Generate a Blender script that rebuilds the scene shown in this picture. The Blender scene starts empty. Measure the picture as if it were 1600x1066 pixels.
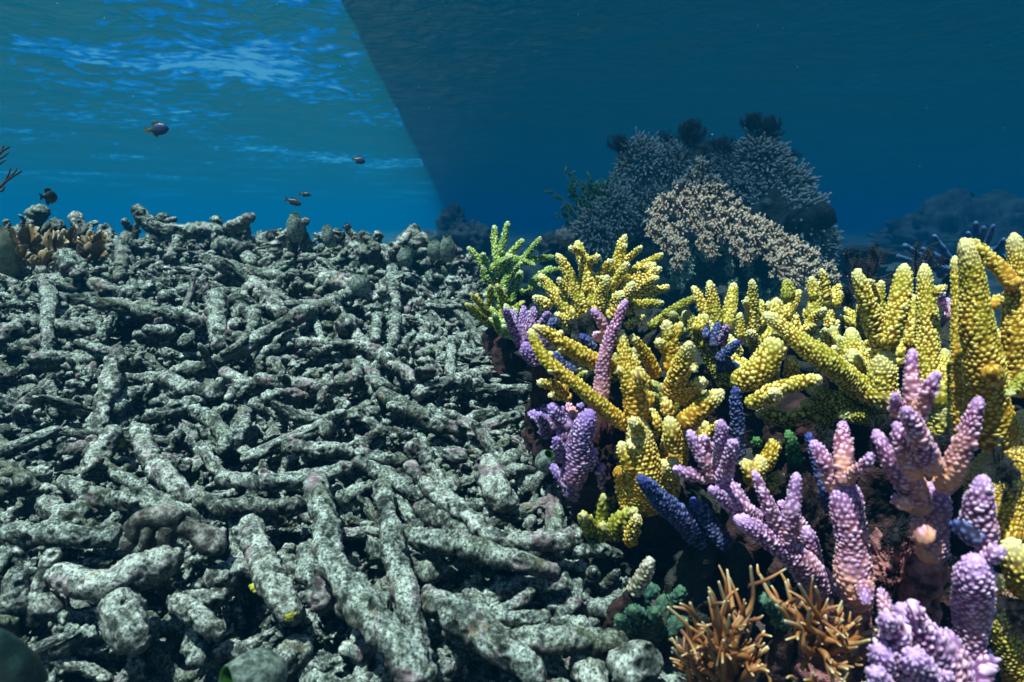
import bpy, math, random
import numpy as np
from mathutils import Vector

# ------------------------------------------------------------------ camera, world, sun, exposure
PITCH = math.radians(9.7)
FPX = 1067.0                      # focal length in pixels of a 1600 pixel wide frame
scn = bpy.context.scene
COL = scn.collection
cam_d = bpy.data.cameras.new('camera'); cam = bpy.data.objects.new('camera', cam_d); COL.objects.link(cam)
cam.location = (0, 0, 0); cam.rotation_euler = (math.pi / 2 - PITCH, 0, 0)
cam_d.sensor_width = 36.0; cam_d.lens = 36.0 * FPX / 1600.0
cam_d.clip_start = 0.02; cam_d.clip_end = 500
cam_d.dof.use_dof = True; cam_d.dof.focus_distance = 1.35; cam_d.dof.aperture_fstop = 5.6
scn.camera = cam
scn.render.resolution_x = 1024; scn.render.resolution_y = 682

SUN_EL, SUN_ROT = math.radians(70), math.radians(222)      # high, a little behind and left of the camera
w = bpy.data.worlds.new('World'); scn.world = w; w.use_nodes = True
nt = w.node_tree; bg = nt.nodes['Background']
sky = nt.nodes.new('ShaderNodeTexSky'); sky.sky_type = 'NISHITA'; sky.sun_disc = False
sky.sun_elevation = SUN_EL; sky.sun_rotation = SUN_ROT
nt.links.new(sky.outputs[0], bg.inputs[0]); bg.inputs[1].default_value = 0.05
sd = Vector((math.sin(SUN_ROT) * math.cos(SUN_EL), math.cos(SUN_ROT) * math.cos(SUN_EL), math.sin(SUN_EL)))
sl = bpy.data.lights.new('sun', 'SUN'); sl.energy = 5.0; sl.angle = math.radians(0.6); sl.color = (1, .90, .74)
so = bpy.data.objects.new('sun', sl); COL.objects.link(so); so.location = sd * 30
so.rotation_euler = (-sd).to_track_quat('-Z', 'Y').to_euler()
scn.view_settings.view_transform = 'Standard'; scn.view_settings.look = 'None'
scn.view_settings.gamma = 1; scn.view_settings.exposure = 1.35
cy = scn.cycles
cy.max_bounces = 5; cy.diffuse_bounces = 2; cy.glossy_bounces = 2; cy.transmission_bounces = 3
cy.volume_bounces = 0; cy.transparent_max_bounces = 8; cy.use_denoising = True
cy.caustics_reflective = False; cy.caustics_refractive = False
cy.sample_clamp_indirect = 4.0

# ------------------------------------------------------------------ geometry helpers
rng = np.random.default_rng(7)
FWD = np.array([0, math.cos(PITCH), -math.sin(PITCH)]); UP = np.array([0, math.sin(PITCH), math.cos(PITCH)])
RIGHT = np.array([1.0, 0, 0])

def ray(px, py):
    return FWD + RIGHT * (px - 800) / FPX + UP * (533 - py) / FPX

def P(px, py, d):
    return ray(px, py) * d

def side(p):
    """positive on the living half of the reef, negative on the dead half: a straight frontier running away over the bottom"""
    return p[..., 0] + 0.499 * (p[..., 1] * math.sin(PITCH) + p[..., 2] * math.cos(PITCH))

def smooth(a, b, x):
    t = np.clip((np.asarray(x, float) - a) / (b - a), 0, 1); return t * t * (3 - 2 * t)

def hsh(ix, iy, iz, seed):
    n = (ix * 374761393 + iy * 668265263 + iz * 2147483647 + seed * 1274126177) & 0xffffffff
    n = ((n ^ (n >> 13)) * 1274126177) & 0xffffffff
    n = ((n ^ (n >> 16)) * 2246822519) & 0xffffffff
    return ((n ^ (n >> 15)) & 0xffffff) / float(0xffffff)

def noise(p, seed=0):
    p = np.asarray(p, float); i = np.floor(p).astype(np.int64); f = p - i; u = f * f * (3 - 2 * f)
    out = 0
    for dx in (0, 1):
        wx = u[..., 0] if dx else 1 - u[..., 0]
        for dy in (0, 1):
            wy = u[..., 1] if dy else 1 - u[..., 1]
            for dz in (0, 1):
                wz = u[..., 2] if dz else 1 - u[..., 2]
                out = out + wx * wy * wz * hsh(i[..., 0] + dx, i[..., 1] + dy, i[..., 2] + dz, seed)
    return out * 2 - 1

def fbm(p, seed=0, octv=4, gain=.5):
    a, s, o = 1.0, 1.0, 0
    for k in range(octv):
        o = o + a * noise(p * s, seed + k * 17); a *= gain; s *= 2.03
    return o

def lerp_tab(tab, y):
    t = np.array(tab); return np.interp(y, t[:, 0], t[:, 1])

L_TAB = [(-2, -.75), (.3, -.72), (.55, -.62), (.8, -.51), (1.2, -.375), (1.8, -.22), (2.4, -.09), (2.75, -.06), (3.1, -.12), (3.8, -.5), (5, -.8), (70, -.8)]
R_TAB = [(-2, -.85), (.5, -.72), (.8, -.64), (1.1, -.52), (1.5, -.40), (1.9, -.46), (2.6, -.72), (4, -.82), (70, -.8)]

def top_left(x, y):
    """height of the dead rubble surface"""
    x = np.asarray(x, float); y = np.asarray(y, float)
    z = lerp_tab(L_TAB, y) - 0.035 * (x + 1.0) * smooth(1.2, 2.4, y) * (1 - smooth(3.0, 4.0, y))
    z = z - .12 * smooth(-.55, .1, x) * smooth(1.0, 1.9, y) * (1 - smooth(3.0, 4.0, y))
    return z + .05 * noise(np.stack([x * 3.1, y * 3.1, x * 0], -1), 3) + .028 * noise(np.stack([x * 8, y * 8, x * 0], -1), 4)

def ground(x, y):
    x = np.asarray(x, float); y = np.asarray(y, float)
    zl = top_left(x, y) - .075
    zr = lerp_tab(R_TAB, y) + .08 * noise(np.stack([x * 2.1, y * 2.1, x * 0], -1), 9) + .03 * noise(np.stack([x * 7, y * 7, x * 0], -1), 11)
    s = side(np.stack([x, y, zl], -1))
    k = smooth(-.01, .10, s)
    z = zl * (1 - k) + zr * k
    far = smooth(5, 9, y)
    z = z + far * (.25 * noise(np.stack([x * .35, y * .35, x * 0], -1), 21) + .06 * noise(np.stack([x * 1.7, y * 1.7, x * 0], -1), 22))
    return z

def hit(px, py, lift=0.0):
    """the point of the rubble surface seen at a pixel"""
    r = ray(px, py); d = np.linspace(.45, 6, 1400)
    pts = r[None] * d[:, None]
    below = pts[:, 2] < top_left(pts[:, 0], pts[:, 1]) + lift
    k = int(np.argmax(below)) if below.any() else -1
    if k < 0: d0 = 2.6
    else: d0 = d[k]
    return r * min(d0, 2.75), min(d0, 2.75)

def new_mesh(name, V, F, attrs=None, smooth_shade=True):
    """V Nx3, F Mx4 or Mx3 integer array"""
    V = np.ascontiguousarray(V, np.float32); F = np.ascontiguousarray(F, np.int32)
    me = bpy.data.meshes.new(name); k = F.shape[1]
    me.vertices.add(len(V)); me.vertices.foreach_set('co', V.ravel())
    me.loops.add(F.size); me.loops.foreach_set('vertex_index', F.ravel())
    me.polygons.add(len(F)); me.polygons.foreach_set('loop_start', np.arange(0, F.size, k, dtype=np.int32))
    me.polygons.foreach_set('loop_total', np.full(len(F), k, np.int32))
    if smooth_shade: me.polygons.foreach_set('use_smooth', np.ones(len(F), bool))
    me.update(calc_edges=True)
    for n, a in (attrs or {}).items():
        at = me.attributes.new(n, 'FLOAT', 'POINT'); at.data.foreach_set('value', np.ascontiguousarray(a, np.float32))
    return me

class MB:
    """collects quads of one mesh"""
    def __init__(s): s.V = []; s.F = []; s.A = {}; s.n = 0
    def add(s, V, F, **attrs):
        s.V.append(V); s.F.append(F + s.n)
        for k, a in attrs.items(): s.A.setdefault(k, []).append(np.broadcast_to(np.asarray(a, float), (len(V),)))
        s.n += len(V); return s
    def mesh(s, name):
        return new_mesh(name, np.concatenate(s.V), np.concatenate(s.F), {k: np.concatenate(v) for k, v in s.A.items()})

def place(name, me, mat, parent=None, loc=(0, 0, 0)):
    o = bpy.data.objects.new(name, me); COL.objects.link(o)
    if mat is not None and me is not None and not me.materials: me.materials.append(mat)
    if parent is not None: o.parent = parent
    o.location = loc
    return o

def empty(name, loc):
    o = bpy.data.objects.new(name, None); COL.objects.link(o); o.location = loc; o.empty_display_size = .05
    return o

def tag(o, label=None, cat=None, group=None, kind=None):
    if label: o['label'] = label
    if cat: o['category'] = cat
    if group: o['group'] = group
    if kind: o['kind'] = kind
    return o

def recentre(me_owner_V, c):
    return me_owner_V - np.asarray(c)[None]

def catmull(C, m):
    C = np.asarray(C, float)
    if len(C) == 2: C = np.stack([C[0], (C[0] + C[1]) / 2, C[1]])
    K = np.concatenate([[2 * C[0] - C[1]], C, [2 * C[-1] - C[-2]]]); n = len(C) - 1
    t = np.linspace(0, n, m); i = np.minimum(t.astype(int), n - 1); f = (t - i)[:, None]
    a, b, c, d = K[i], K[i + 1], K[i + 2], K[i + 3]
    return .5 * (2 * b + (c - a) * f + (2 * a - 5 * b + 4 * c - d) * f ** 2 + (3 * b - a - 3 * c + d) * f ** 3)

def sweep(C, R, ds, nseg, tip=1.35, round_base=False):
    """centre line, frames and radii of a tube with rounded end(s): returns points (M,nseg,3), normals, tangents, s, theta, r, L"""
    C = np.asarray(C, float); R = np.asarray(R, float)
    Q = catmull(np.concatenate([C, R[:, None]], 1), 80)
    pos, rad = Q[:, :3], np.maximum(Q[:, 3], 1e-4)
    seg = np.linalg.norm(np.diff(pos, axis=0), axis=1); S = np.concatenate([[0], np.cumsum(seg)]); L = S[-1]
    rt = min(rad[-1] * tip, L * .45); rb = min(rad[0] * .8, L * .3) if round_base else 0
    n = max(3, int((L - rt - rb) / ds))
    s = np.linspace(rb, L - rt, n)
    nc = max(4, int(rt * 1.5 / ds)); a = np.linspace(0, 1, nc + 1)[1:]
    s = np.concatenate([s, L - rt + rt * np.sin(a * math.pi / 2)])
    if rb > 0:
        b = np.linspace(0, 1, 5)[:-1]; s = np.concatenate([rb - rb * np.cos(b * math.pi / 2), s])
    p = np.stack([np.interp(s, S, pos[:, k]) for k in range(3)], 1)
    r = np.interp(s, S, rad)
    f = np.sqrt(np.clip(1 - (np.clip(s - (L - rt), 0, None) / rt) ** 2, 1e-4, 1)) if rt > 0 else 1
    if rb > 0: f = f * np.sqrt(np.clip(1 - (np.clip(rb - s, 0, None) / rb) ** 2, 1e-4, 1))
    r = r * f
    T = np.gradient(pos, axis=0); T /= np.linalg.norm(T, axis=1)[:, None]
    U = np.zeros_like(T); u = np.cross(T[0], [0.3, 0.2, .93]); 
    if np.linalg.norm(u) < .1: u = np.cross(T[0], [1, 0, 0])
    u /= np.linalg.norm(u)
    for k in range(len(T)):
        u = u - T[k] * (u @ T[k]); u /= np.linalg.norm(u); U[k] = u
    Ts = np.stack([np.interp(s, S, T[:, k]) for k in range(3)], 1); Ts /= np.linalg.norm(Ts, axis=1)[:, None]
    Us = np.stack([np.interp(s, S, U[:, k]) for k in range(3)], 1)
    Us -= Ts * (Us * Ts).sum(1)[:, None]; Us /= np.linalg.norm(Us, axis=1)[:, None]
    Vs = np.cross(Ts, Us)
    th = np.linspace(0, 2 * math.pi, nseg, endpoint=False)
    N = Us[:, None] * np.cos(th)[None, :, None] + Vs[:, None] * np.sin(th)[None, :, None]
    return p, N, Ts, s, th, r, L, f

def grid_faces(m, n):
    i = np.arange(m - 1)[:, None]; j = np.arange(n)[None]; j2 = (j + 1) % n
    return np.stack([i * n + j, i * n + j2, (i + 1) * n + j2, (i + 1) * n + j], -1).reshape(-1, 4)

def live_tube(mb, C, R, cell=.0060, amp=.42, q=4, seed=0, wob=.13, tiplen=.02, ):
    """a living branch covered with rows of small cup shaped bumps"""
    R = np.asarray(R, float); rm = R.mean()
    nc = max(7, int(round(2 * math.pi * rm / cell))); row = cell * .86
    p, N, T, s, th, r, L, f = sweep(C, R, row / q * 1.05, nc * q, tip=2.3, round_base=True)
    u = (th / (2 * math.pi) * nc)[None]; v = (s / row)[:, None] + 0 * u
    u = u + 0 * v; best = np.zeros_like(v); u0 = u
    w3 = np.stack([np.cos(u * 2 * math.pi / nc) * 1.1, np.sin(u * 2 * math.pi / nc) * 1.1, v * .16 + seed * 1.7], -1)   # rows wander instead of running like rings
    u = u + .6 * noise(w3 * .8, 5) + .12 * noise(w3 * 2.5, 7); v = v + .6 * noise(w3 * .8 + 9, 6) + .12 * noise(w3 * 2.5 + 4, 8)
    cr = np.floor(v)
    for dr in (-1, 0, 1):
        rr = cr + dr; off = .5 * (np.mod(rr, 2)); cc = np.floor(u - off)
        for dc in (0, 1):
            c = cc + dc; cm = np.mod(c, nc)
            h1 = hsh(rr.astype(np.int64) + 999, cm.astype(np.int64), 0 * cm.astype(np.int64), seed)
            h2 = hsh(rr.astype(np.int64) + 999, cm.astype(np.int64), 0 * cm.astype(np.int64) + 5, seed)
            du = (u - (c + off + (h2 - .5) * .5)) ; dv = (v - (rr + .5 + (h1 - .5) * .5)) * .9
            d2 = (du * du + dv * dv) / (.33 + .12 * h2) ** 2
            b = np.clip(1 - d2, 0, 1) ** .8 * (.45 + .75 * h1 + .6 * (h2 > .95))
            best = np.maximum(best, b)
    wl = 1 + wob * fbm(p[:, None] / (rm * 2.2) + N * .8 + seed * 3.1, seed, 2)
    sc = np.clip(r / (rm * .8 + 1e-6), .25, 1)[:, None]
    H = best * cell * amp * sc
    X = p[:, None] + N * ((r[:, None] * wl) + H)[..., None] + T[:, None] * (H * .7)[..., None]
    tl = max(tiplen, rm * 2.2); tipd = (np.clip(1 - (L - s) / tl, 0, 1) ** 1.3)[:, None] + 0 * u
    tt = (s / L)[:, None] + 0 * u
    mb.add(X.reshape(-1, 3), grid_faces(len(s), nc * q), bump=best.ravel(), tip=tipd.ravel(), along=tt.ravel())

def dead_tube(mb, C, R, ds=.004, nseg=26, seed=0, rough=1.0, both=True):
    R = np.asarray(R, float); rm = R.mean()
    p, N, T, s, th, r, L, f = sweep(C, R, ds, nseg, round_base=both)
    q = p[:, None] + N * r[:, None, None]
    a = .24 * fbm(q / (rm * 3.0) + seed * 7.3, seed, 2) + .15 * rough * fbm(q / (rm * .8) + seed, seed + 5, 4, .66)
    a = a + .30 * rough * np.clip(noise(q / (rm * 1.1) + 3.3, seed + 21) - .45, 0, 1)
    hol = noise(q / (rm * .6), seed + 9); a = a - .30 * rough * np.clip(hol - .38, 0, 1) * 2
    if both:                                   # broken, uneven ends
        e = np.clip(1 - np.minimum(s, L - s) / (rm * 1.2), 0, 1)[:, None]; a = a + e * .35 * rough * fbm(q / (rm * .7) + 9.1, seed + 2, 2)
    X = p[:, None] + N * (r[:, None] * (1 + a))[..., None] + T[:, None] * (.12 * rm * noise(q / rm, seed + 3))[..., None]
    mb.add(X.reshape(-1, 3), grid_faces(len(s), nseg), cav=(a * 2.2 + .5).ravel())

def plain_tube(mb, C, R, ds, nseg, **at):
    p, N, T, s, th, r, L, f = sweep(C, R, ds, nseg)
    X = p[:, None] + N * r[:, None, None]
    A = dict(at); A['along'] = ((s / L)[:, None] + 0 * th[None]).ravel()
    mb.add(X.reshape(-1, 3), grid_faces(len(s), nseg), **A)

def blob(mb, c, rad, seed=0, res=40, a1=.25, f1=1.6, a2=.08, f2=6, squash=(1, 1, 1), **at):
    """a lumpy closed body"""
    m, n = res, res * 2
    ph = np.linspace(0.02, math.pi - .02, m); th = np.linspace(0, 2 * math.pi, n, endpoint=False)
    D = np.stack([np.sin(ph)[:, None] * np.cos(th), np.sin(ph)[:, None] * np.sin(th), np.cos(ph)[:, None] + 0 * th], -1)
    h = a1 * fbm(D * f1 + seed * 5.7, seed, 3) + a2 * fbm(D * f2 + seed, seed + 4, 3, .6)
    X = np.asarray(c)[None, None] + D * np.asarray(squash) * (rad * (1 + h))[..., None]
    mb.add(X.reshape(-1, 3), grid_faces(m, n), cav=(h * 2 + .5).ravel(), **at)

# ------------------------------------------------------------------ materials
def mat(name):
    m = bpy.data.materials.new(name); m.use_nodes = True
    return m, m.node_tree, m.node_tree.nodes['Principled BSDF']

def N_(nt, t, **kw):
    n = nt.nodes.new(t)
    for k, v in kw.items():
        if k.startswith('i_'): n.inputs[k[2:].replace('_', ' ')].default_value = v
        else: setattr(n, k, v)
    return n

def ramp(nt, src, stops):
    r = nt.nodes.new('ShaderNodeValToRGB'); e = r.color_ramp.elements
    while len(e) < len(stops): e.new(.5)
    for k, (p, c) in enumerate(stops):
        e[k].position = p; e[k].color = (c, c, c, 1) if not hasattr(c, '__len__') else (*c, 1)
    nt.links.new(src, r.inputs[0]); return r.outputs[0]

def mixc(nt, f, a, b, blend='MIX'):
    m = nt.nodes.new('ShaderNodeMix'); m.data_type = 'RGBA'; m.blend_type = blend; m.clamp_factor = True
    for idx, v in ((0, f), (6, a), (7, b)):
        if hasattr(v, 'is_linked') or hasattr(v, 'links'): nt.links.new(v, m.inputs[idx])
        elif hasattr(v, '__len__'): m.inputs[idx].default_value = (*v, 1)
        else: m.inputs[idx].default_value = v
    return m.outputs[2]

def pos_noise(nt, scale, detail=4, rough=.6, dist=0.0, out=0):
    g = nt.nodes.new('ShaderNodeNewGeometry')
    n = N_(nt, 'ShaderNodeTexNoise'); n.inputs['Scale'].default_value = scale; n.inputs['Detail'].default_value = detail
    n.inputs['Roughness'].default_value = rough; n.inputs['Distortion'].default_value = dist
    nt.links.new(g.outputs['Position'], n.inputs['Vector']); return n.outputs[out]

def attr(nt, name):
    a = nt.nodes.new('ShaderNodeAttribute'); a.attribute_name = name; return a.outputs['Fac']

def bump_to(nt, b, h, strength, dist, chain=None):
    k = nt.nodes.new('ShaderNodeBump'); k.inputs['Strength'].default_value = strength; k.inputs['Distance'].default_value = dist
    nt.links.new(h, k.inputs['Height'])
    if chain is not None: nt.links.new(chain, k.inputs['Normal'])
    nt.links.new(k.outputs[0], b.inputs['Normal']); return k.outputs[0]

def dead_mat(name, pale=(.74, .82, .74), mid=(.25, .30, .265), dark=(.022, .026, .024), use_cav=True, turf=.55):
    m, nt, b = mat(name)
    n1 = pos_noise(nt, 230, 6, .78); n2 = pos_noise(nt, 42, 5, .75, .3); n3 = pos_noise(nt, 11, 3, .6)
    base = ramp(nt, n1, [(.40, dark), (.47, mid), (.61, pale)])
    tone = ramp(nt, n2, [(.40, (.15, .165, .15)), (.55, (1, 1, 1))])
    c = mixc(nt, 1.0, base, tone, 'MULTIPLY')
    tf = ramp(nt, n3, [(.52, 0), (.68, 1)])
    tm = N_(nt, 'ShaderNodeMath', operation='MULTIPLY'); nt.links.new(tf, tm.inputs[0]); tm.inputs[1].default_value = turf
    c = mixc(nt, tm.outputs[0], c, (.085, .10, .04))
    n4 = pos_noise(nt, 17, 3, .6, .4)
    pf = ramp(nt, n4, [(.57, 0), (.66, .55)])
    c = mixc(nt, pf, c, (.30, .18, .23))
    of = ramp(nt, pos_noise(nt, 29, 3, .6, .5), [(.64, 0), (.72, .6)])
    c = mixc(nt, of, c, (.26, .17, .06))
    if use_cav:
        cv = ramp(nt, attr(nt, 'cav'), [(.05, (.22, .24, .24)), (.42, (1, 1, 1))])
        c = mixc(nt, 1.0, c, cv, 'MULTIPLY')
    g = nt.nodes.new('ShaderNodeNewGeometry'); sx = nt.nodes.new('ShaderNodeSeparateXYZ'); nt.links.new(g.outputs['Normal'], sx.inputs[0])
    # top-lit contrast put into the colour: upward faces silt-pale, sides and undersides darkened
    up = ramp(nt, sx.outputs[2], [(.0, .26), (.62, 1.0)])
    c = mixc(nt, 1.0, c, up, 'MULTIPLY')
    nt.links.new(c, b.inputs['Base Color']); b.inputs['Roughness'].default_value = .85
    b.inputs['Specular IOR Level'].default_value = .25
    ch = bump_to(nt, b, n2, .9, .009); bump_to(nt, b, n1, 1.0, .0035, ch)
    return m

def live_mat(name, deep, mid, top, tip, base=None, base_amt=0.0, tip_amt=.8):
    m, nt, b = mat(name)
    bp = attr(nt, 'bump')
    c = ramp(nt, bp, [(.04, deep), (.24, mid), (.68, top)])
    n = pos_noise(nt, 22, 3, .6)
    c = mixc(nt, ramp(nt, n, [(.42, .0), (.62, .55)]), c, (mid[0] * .45, mid[1] * .68, mid[2] * .8))
    if base is not None:
        al = ramp(nt, attr(nt, 'along'), [(.1, 1), (.8, 0)])
        nn = ramp(nt, pos_noise(nt, 30, 3, .7), [(.35, 0), (.6, base_amt)])
        c = mixc(nt, mixc(nt, 1.0, al, nn, 'MULTIPLY'), c, base)
    tf = N_(nt, 'ShaderNodeMath', operation='MULTIPLY'); nt.links.new(attr(nt, 'tip'), tf.inputs[0]); tf.inputs[1].default_value = tip_amt
    c = mixc(nt, tf.outputs[0], c, tip)
    nt.links.new(c, b.inputs['Base Color']); b.inputs['Roughness'].default_value = .7; b.inputs['Specular IOR Level'].default_value = .14
    bump_to(nt, b, pos_noise(nt, 700, 3, .7), .5, .0012)
    return m

def simple_mat(name, c1, c2, scale=40, rough=.8, bs=.5, bd=.003, spec=.3, a=.4, z=.6):
    m, nt, b = mat(name); n = pos_noise(nt, scale, 4, .65)
    nt.links.new(ramp(nt, n, [(a, c1), (z, c2)]), b.inputs['Base Color']); b.inputs['Roughness'].default_value = rough
    b.inputs['Specular IOR Level'].default_value = spec
    bump_to(nt, b, pos_noise(nt, scale * 3, 4, .7), bs, bd)
    return m

def along_mat(name, stops, rough=.6, nz=.3):
    m, nt, b = mat(name)
    c = ramp(nt, attr(nt, 'along'), stops)
    c = mixc(nt, ramp(nt, pos_noise(nt, 35, 3), [(.4, 0), (.65, nz)]), c, tuple(x * .5 for x in stops[0][1]))
    nt.links.new(c, b.inputs['Base Color']); b.inputs['Roughness'].default_value = rough
    return m

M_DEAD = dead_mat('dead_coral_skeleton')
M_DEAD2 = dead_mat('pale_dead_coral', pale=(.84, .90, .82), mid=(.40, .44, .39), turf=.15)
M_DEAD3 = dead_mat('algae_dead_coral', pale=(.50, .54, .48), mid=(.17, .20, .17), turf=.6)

# ------------------------------------------------------------------ setting: sea bottom, water surface, air of the water
def axis_grid(lo, hi, fine_lo, fine_hi, fine, grow=1.09):
    a = list(np.arange(fine_lo, fine_hi + 1e-6, fine)); st = fine
    while a[-1] < hi: st *= grow; a.append(min(a[-1] + st, hi))
    st = fine
    while a[0] > lo: st *= grow; a.insert(0, max(a[0] - st, lo))
    return np.array(a)

gx = axis_grid(-300, 300, -2.6, 2.4, .016); gy = axis_grid(-3, 300, .35, 3.4, .016)
GX, GY = np.meshgrid(gx, gy); GZ = ground(GX, GY)
near = 1 - smooth(3.5, 6, GY)
PP = np.stack([GX, GY, GZ], -1)
GZ = GZ + near * (.014 * fbm(PP * 24, 31, 3, .6) + .006 * fbm(PP * 75, 37, 2))
m_, n_ = GX.shape; ii = np.arange(m_ - 1)[:, None] * n_ + np.arange(n_ - 1)[None]
GF = np.stack([ii, ii + 1, ii + n_ + 1, ii + n_], -1).reshape(-1, 4)
GV = np.stack([GX, GY, GZ], -1).reshape(-1, 3)
liv = smooth(0, .03, side(GV)) * (1 - smooth(4, 7, GV[:, 1]))
dd = (1 - smooth(0, .03, side(GV))) * (1 - smooth(4, 6, GV[:, 1]))
gm = new_mesh('seabed', GV, GF, {'living': liv, 'dead': dd})
m, nt, b = mat('seabed')
n1 = pos_noise(nt, 190, 5, .75); n2 = pos_noise(nt, 35, 4, .7)
cd = ramp(nt, n1, [(.36, (.02, .024, .022)), (.5, (.14, .16, .14)), (.64, (.36, .39, .35))])
cd = mixc(nt, 1.0, cd, ramp(nt, n2, [(.38, (.3, .32, .3)), (.6, (1, 1, 1))]), 'MULTIPLY')
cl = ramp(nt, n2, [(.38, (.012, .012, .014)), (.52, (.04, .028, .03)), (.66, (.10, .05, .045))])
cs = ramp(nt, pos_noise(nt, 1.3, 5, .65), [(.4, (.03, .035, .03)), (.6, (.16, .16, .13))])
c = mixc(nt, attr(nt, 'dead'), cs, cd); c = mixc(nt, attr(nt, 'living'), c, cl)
nt.links.new(c, b.inputs['Base Color']); b.inputs['Roughness'].default_value = .9
ch = bump_to(nt, b, n2, .6, .01); bump_to(nt, b, n1, .8, .003, ch)
tag(place('seabed', gm, m), kind='structure')

# the underside of the sea surface: wavy sheet, clear facets that let the sky through between mirror-dull water
WH = 1.75
def frontier(y): return -.499 * (y * math.sin(PITCH) + WH * math.cos(PITCH))
def water_sheet(name, xs, ys, keep, mt):
    X, Y = np.meshgrid(xs, ys); X = X + frontier(Y)
    q = np.stack([X * .9, Y * .9, X * 0], -1)
    Z = WH + .05 * fbm(q * 1.3, 61, 3) + .012 * fbm(q * 7, 67, 2)
    m_, n_ = X.shape; ii = (np.arange(m_ - 1)[:, None] * n_ + np.arange(n_ - 1)[None]).ravel()
    Fq = np.stack([ii, ii + 1, ii + n_ + 1, ii + n_], -1)
    V = np.stack([X, Y, Z], -1).reshape(-1, 3)
    ctr = V[Fq].mean(1); Fq = Fq[keep(ctr)]
    us = np.unique(Fq); mp = np.zeros(len(V), np.int64); mp[us] = np.arange(len(us))
    return tag(place(name, new_mesh(name, V[us], mp[Fq]), mt), kind='structure')

def water_mat(name, clear_lo, clear_hi, tint, body, thr, gl=.6, steep=1.0):
    m, nt, b = mat(name); out = nt.nodes['Material Output']; nt.nodes.remove(b)
    g = nt.nodes.new('ShaderNodeNewGeometry')
    mp = N_(nt, 'ShaderNodeMapping'); nt.links.new(g.outputs['Position'], mp.inputs[0]); mp.inputs['Scale'].default_value = (.9, 1.0, 1)
    n1 = N_(nt, 'ShaderNodeTexNoise'); n1.inputs['Scale'].default_value = 4.6; n1.inputs['Detail'].default_value = 5; n1.inputs['Roughness'].default_value = .6; n1.inputs['Distortion'].default_value = .5
    n2 = N_(nt, 'ShaderNodeTexNoise'); n2.inputs['Scale'].default_value = .33; n2.inputs['Detail'].default_value = 2
    nt.links.new(mp.outputs[0], n1.inputs['Vector']); nt.links.new(mp.outputs[0], n2.inputs['Vector'])
    ad = N_(nt, 'ShaderNodeMath', operation='ADD'); nt.links.new(n1.outputs[0], ad.inputs[0]); nt.links.new(n2.outputs[0], ad.inputs[1])
    f0 = N_(nt, 'ShaderNodeMapRange'); f0.interpolation_type = 'SMOOTHSTEP'
    nt.links.new(ad.outputs[0], f0.inputs['Value']); f0.inputs['From Min'].default_value = thr; f0.inputs['From Max'].default_value = thr + .13
    f0.inputs['To Min'].default_value = clear_lo; f0.inputs['To Max'].default_value = clear_hi
    # light meeting the sheet steeply goes through, light meeting it at a glancing angle is thrown back (total reflection)
    dt = N_(nt, 'ShaderNodeVectorMath', operation='DOT_PRODUCT'); nt.links.new(g.outputs['Incoming'], dt.inputs[0]); nt.links.new(g.outputs['True Normal'], dt.inputs[1])
    ab = N_(nt, 'ShaderNodeMath', operation='ABSOLUTE'); nt.links.new(dt.outputs['Value'], ab.inputs[0])
    f1 = N_(nt, 'ShaderNodeMapRange'); f1.interpolation_type = 'SMOOTHSTEP'; nt.links.new(ab.outputs[0], f1.inputs['Value'])
    f1.inputs['From Min'].default_value = .52; f1.inputs['From Max'].default_value = .72; f1.inputs['To Max'].default_value = steep
    f = N_(nt, 'ShaderNodeMath', operation='MAXIMUM'); nt.links.new(f0.outputs[0], f.inputs[0]); nt.links.new(f1.outputs[0], f.inputs[1])
    tr = N_(nt, 'ShaderNodeBsdfTransparent'); gl0 = N_(nt, 'ShaderNodeMapRange'); nt.links.new(ad.outputs[0], gl0.inputs['Value']); gl0.inputs['From Min'].default_value = thr + .13; gl0.inputs['From Max'].default_value = thr + .24
    t2 = mixc(nt, gl0.outputs[0], tint, (.30, .85, 1.0)); nt.links.new(mixc(nt, f1.outputs[0], t2, (.80, .95, 1.0)), tr.inputs[0])  # surface highlights put into the tint: paler on narrow noise peaks
    gs = N_(nt, 'ShaderNodeBsdfGlossy'); gs.inputs[0].default_value = (gl, gl, gl, 1); gs.inputs['Roughness'].default_value = .12
    tl = N_(nt, 'ShaderNodeBsdfTranslucent'); tl.inputs[0].default_value = (*body, 1)
    bp = N_(nt, 'ShaderNodeBump'); bp.inputs['Strength'].default_value = 1; bp.inputs['Distance'].default_value = .12
    nt.links.new(n1.outputs[0], bp.inputs['Height']); nt.links.new(bp.outputs[0], gs.inputs['Normal'])
    mx = N_(nt, 'ShaderNodeMixShader'); mx.inputs[0].default_value = .5
    nt.links.new(tl.outputs[0], mx.inputs[1]); nt.links.new(gs.outputs[0], mx.inputs[2])
    m2 = N_(nt, 'ShaderNodeMixShader'); nt.links.new(f.outputs[0], m2.inputs[0])
    nt.links.new(mx.outputs[0], m2.inputs[1]); nt.links.new(tr.outputs[0], m2.inputs[2])
    nt.links.new(m2.outputs[0], out.inputs['Surface'])
    return m

M_W1 = water_mat('clear_sea_surface', .0, .95, (.02, .44, .88), (.0, .05, .08), 1.06, .35, .85)
M_W2 = water_mat('shading_sea_surface', .0, .03, (.03, .35, .9), (.0, .02, .04), 1.12, .35, .38)
wx = axis_grid(-300, 300, -3.96, 3.96, .12, 1.07); wy = axis_grid(-6, 300, 1, 10, .12, 1.07)
def left_of(c): return (c[:, 0] < frontier(c[:, 1])) | (c[:, 1] < 3.05)
water_sheet('water_surface', wx, wy, left_of, M_W1)
water_sheet('water_surface', wx, wy, lambda c: ~left_of(c), M_W2)  # dim sheet shaped to shade the pinnacle and far water, near reef stays sunlit
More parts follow.
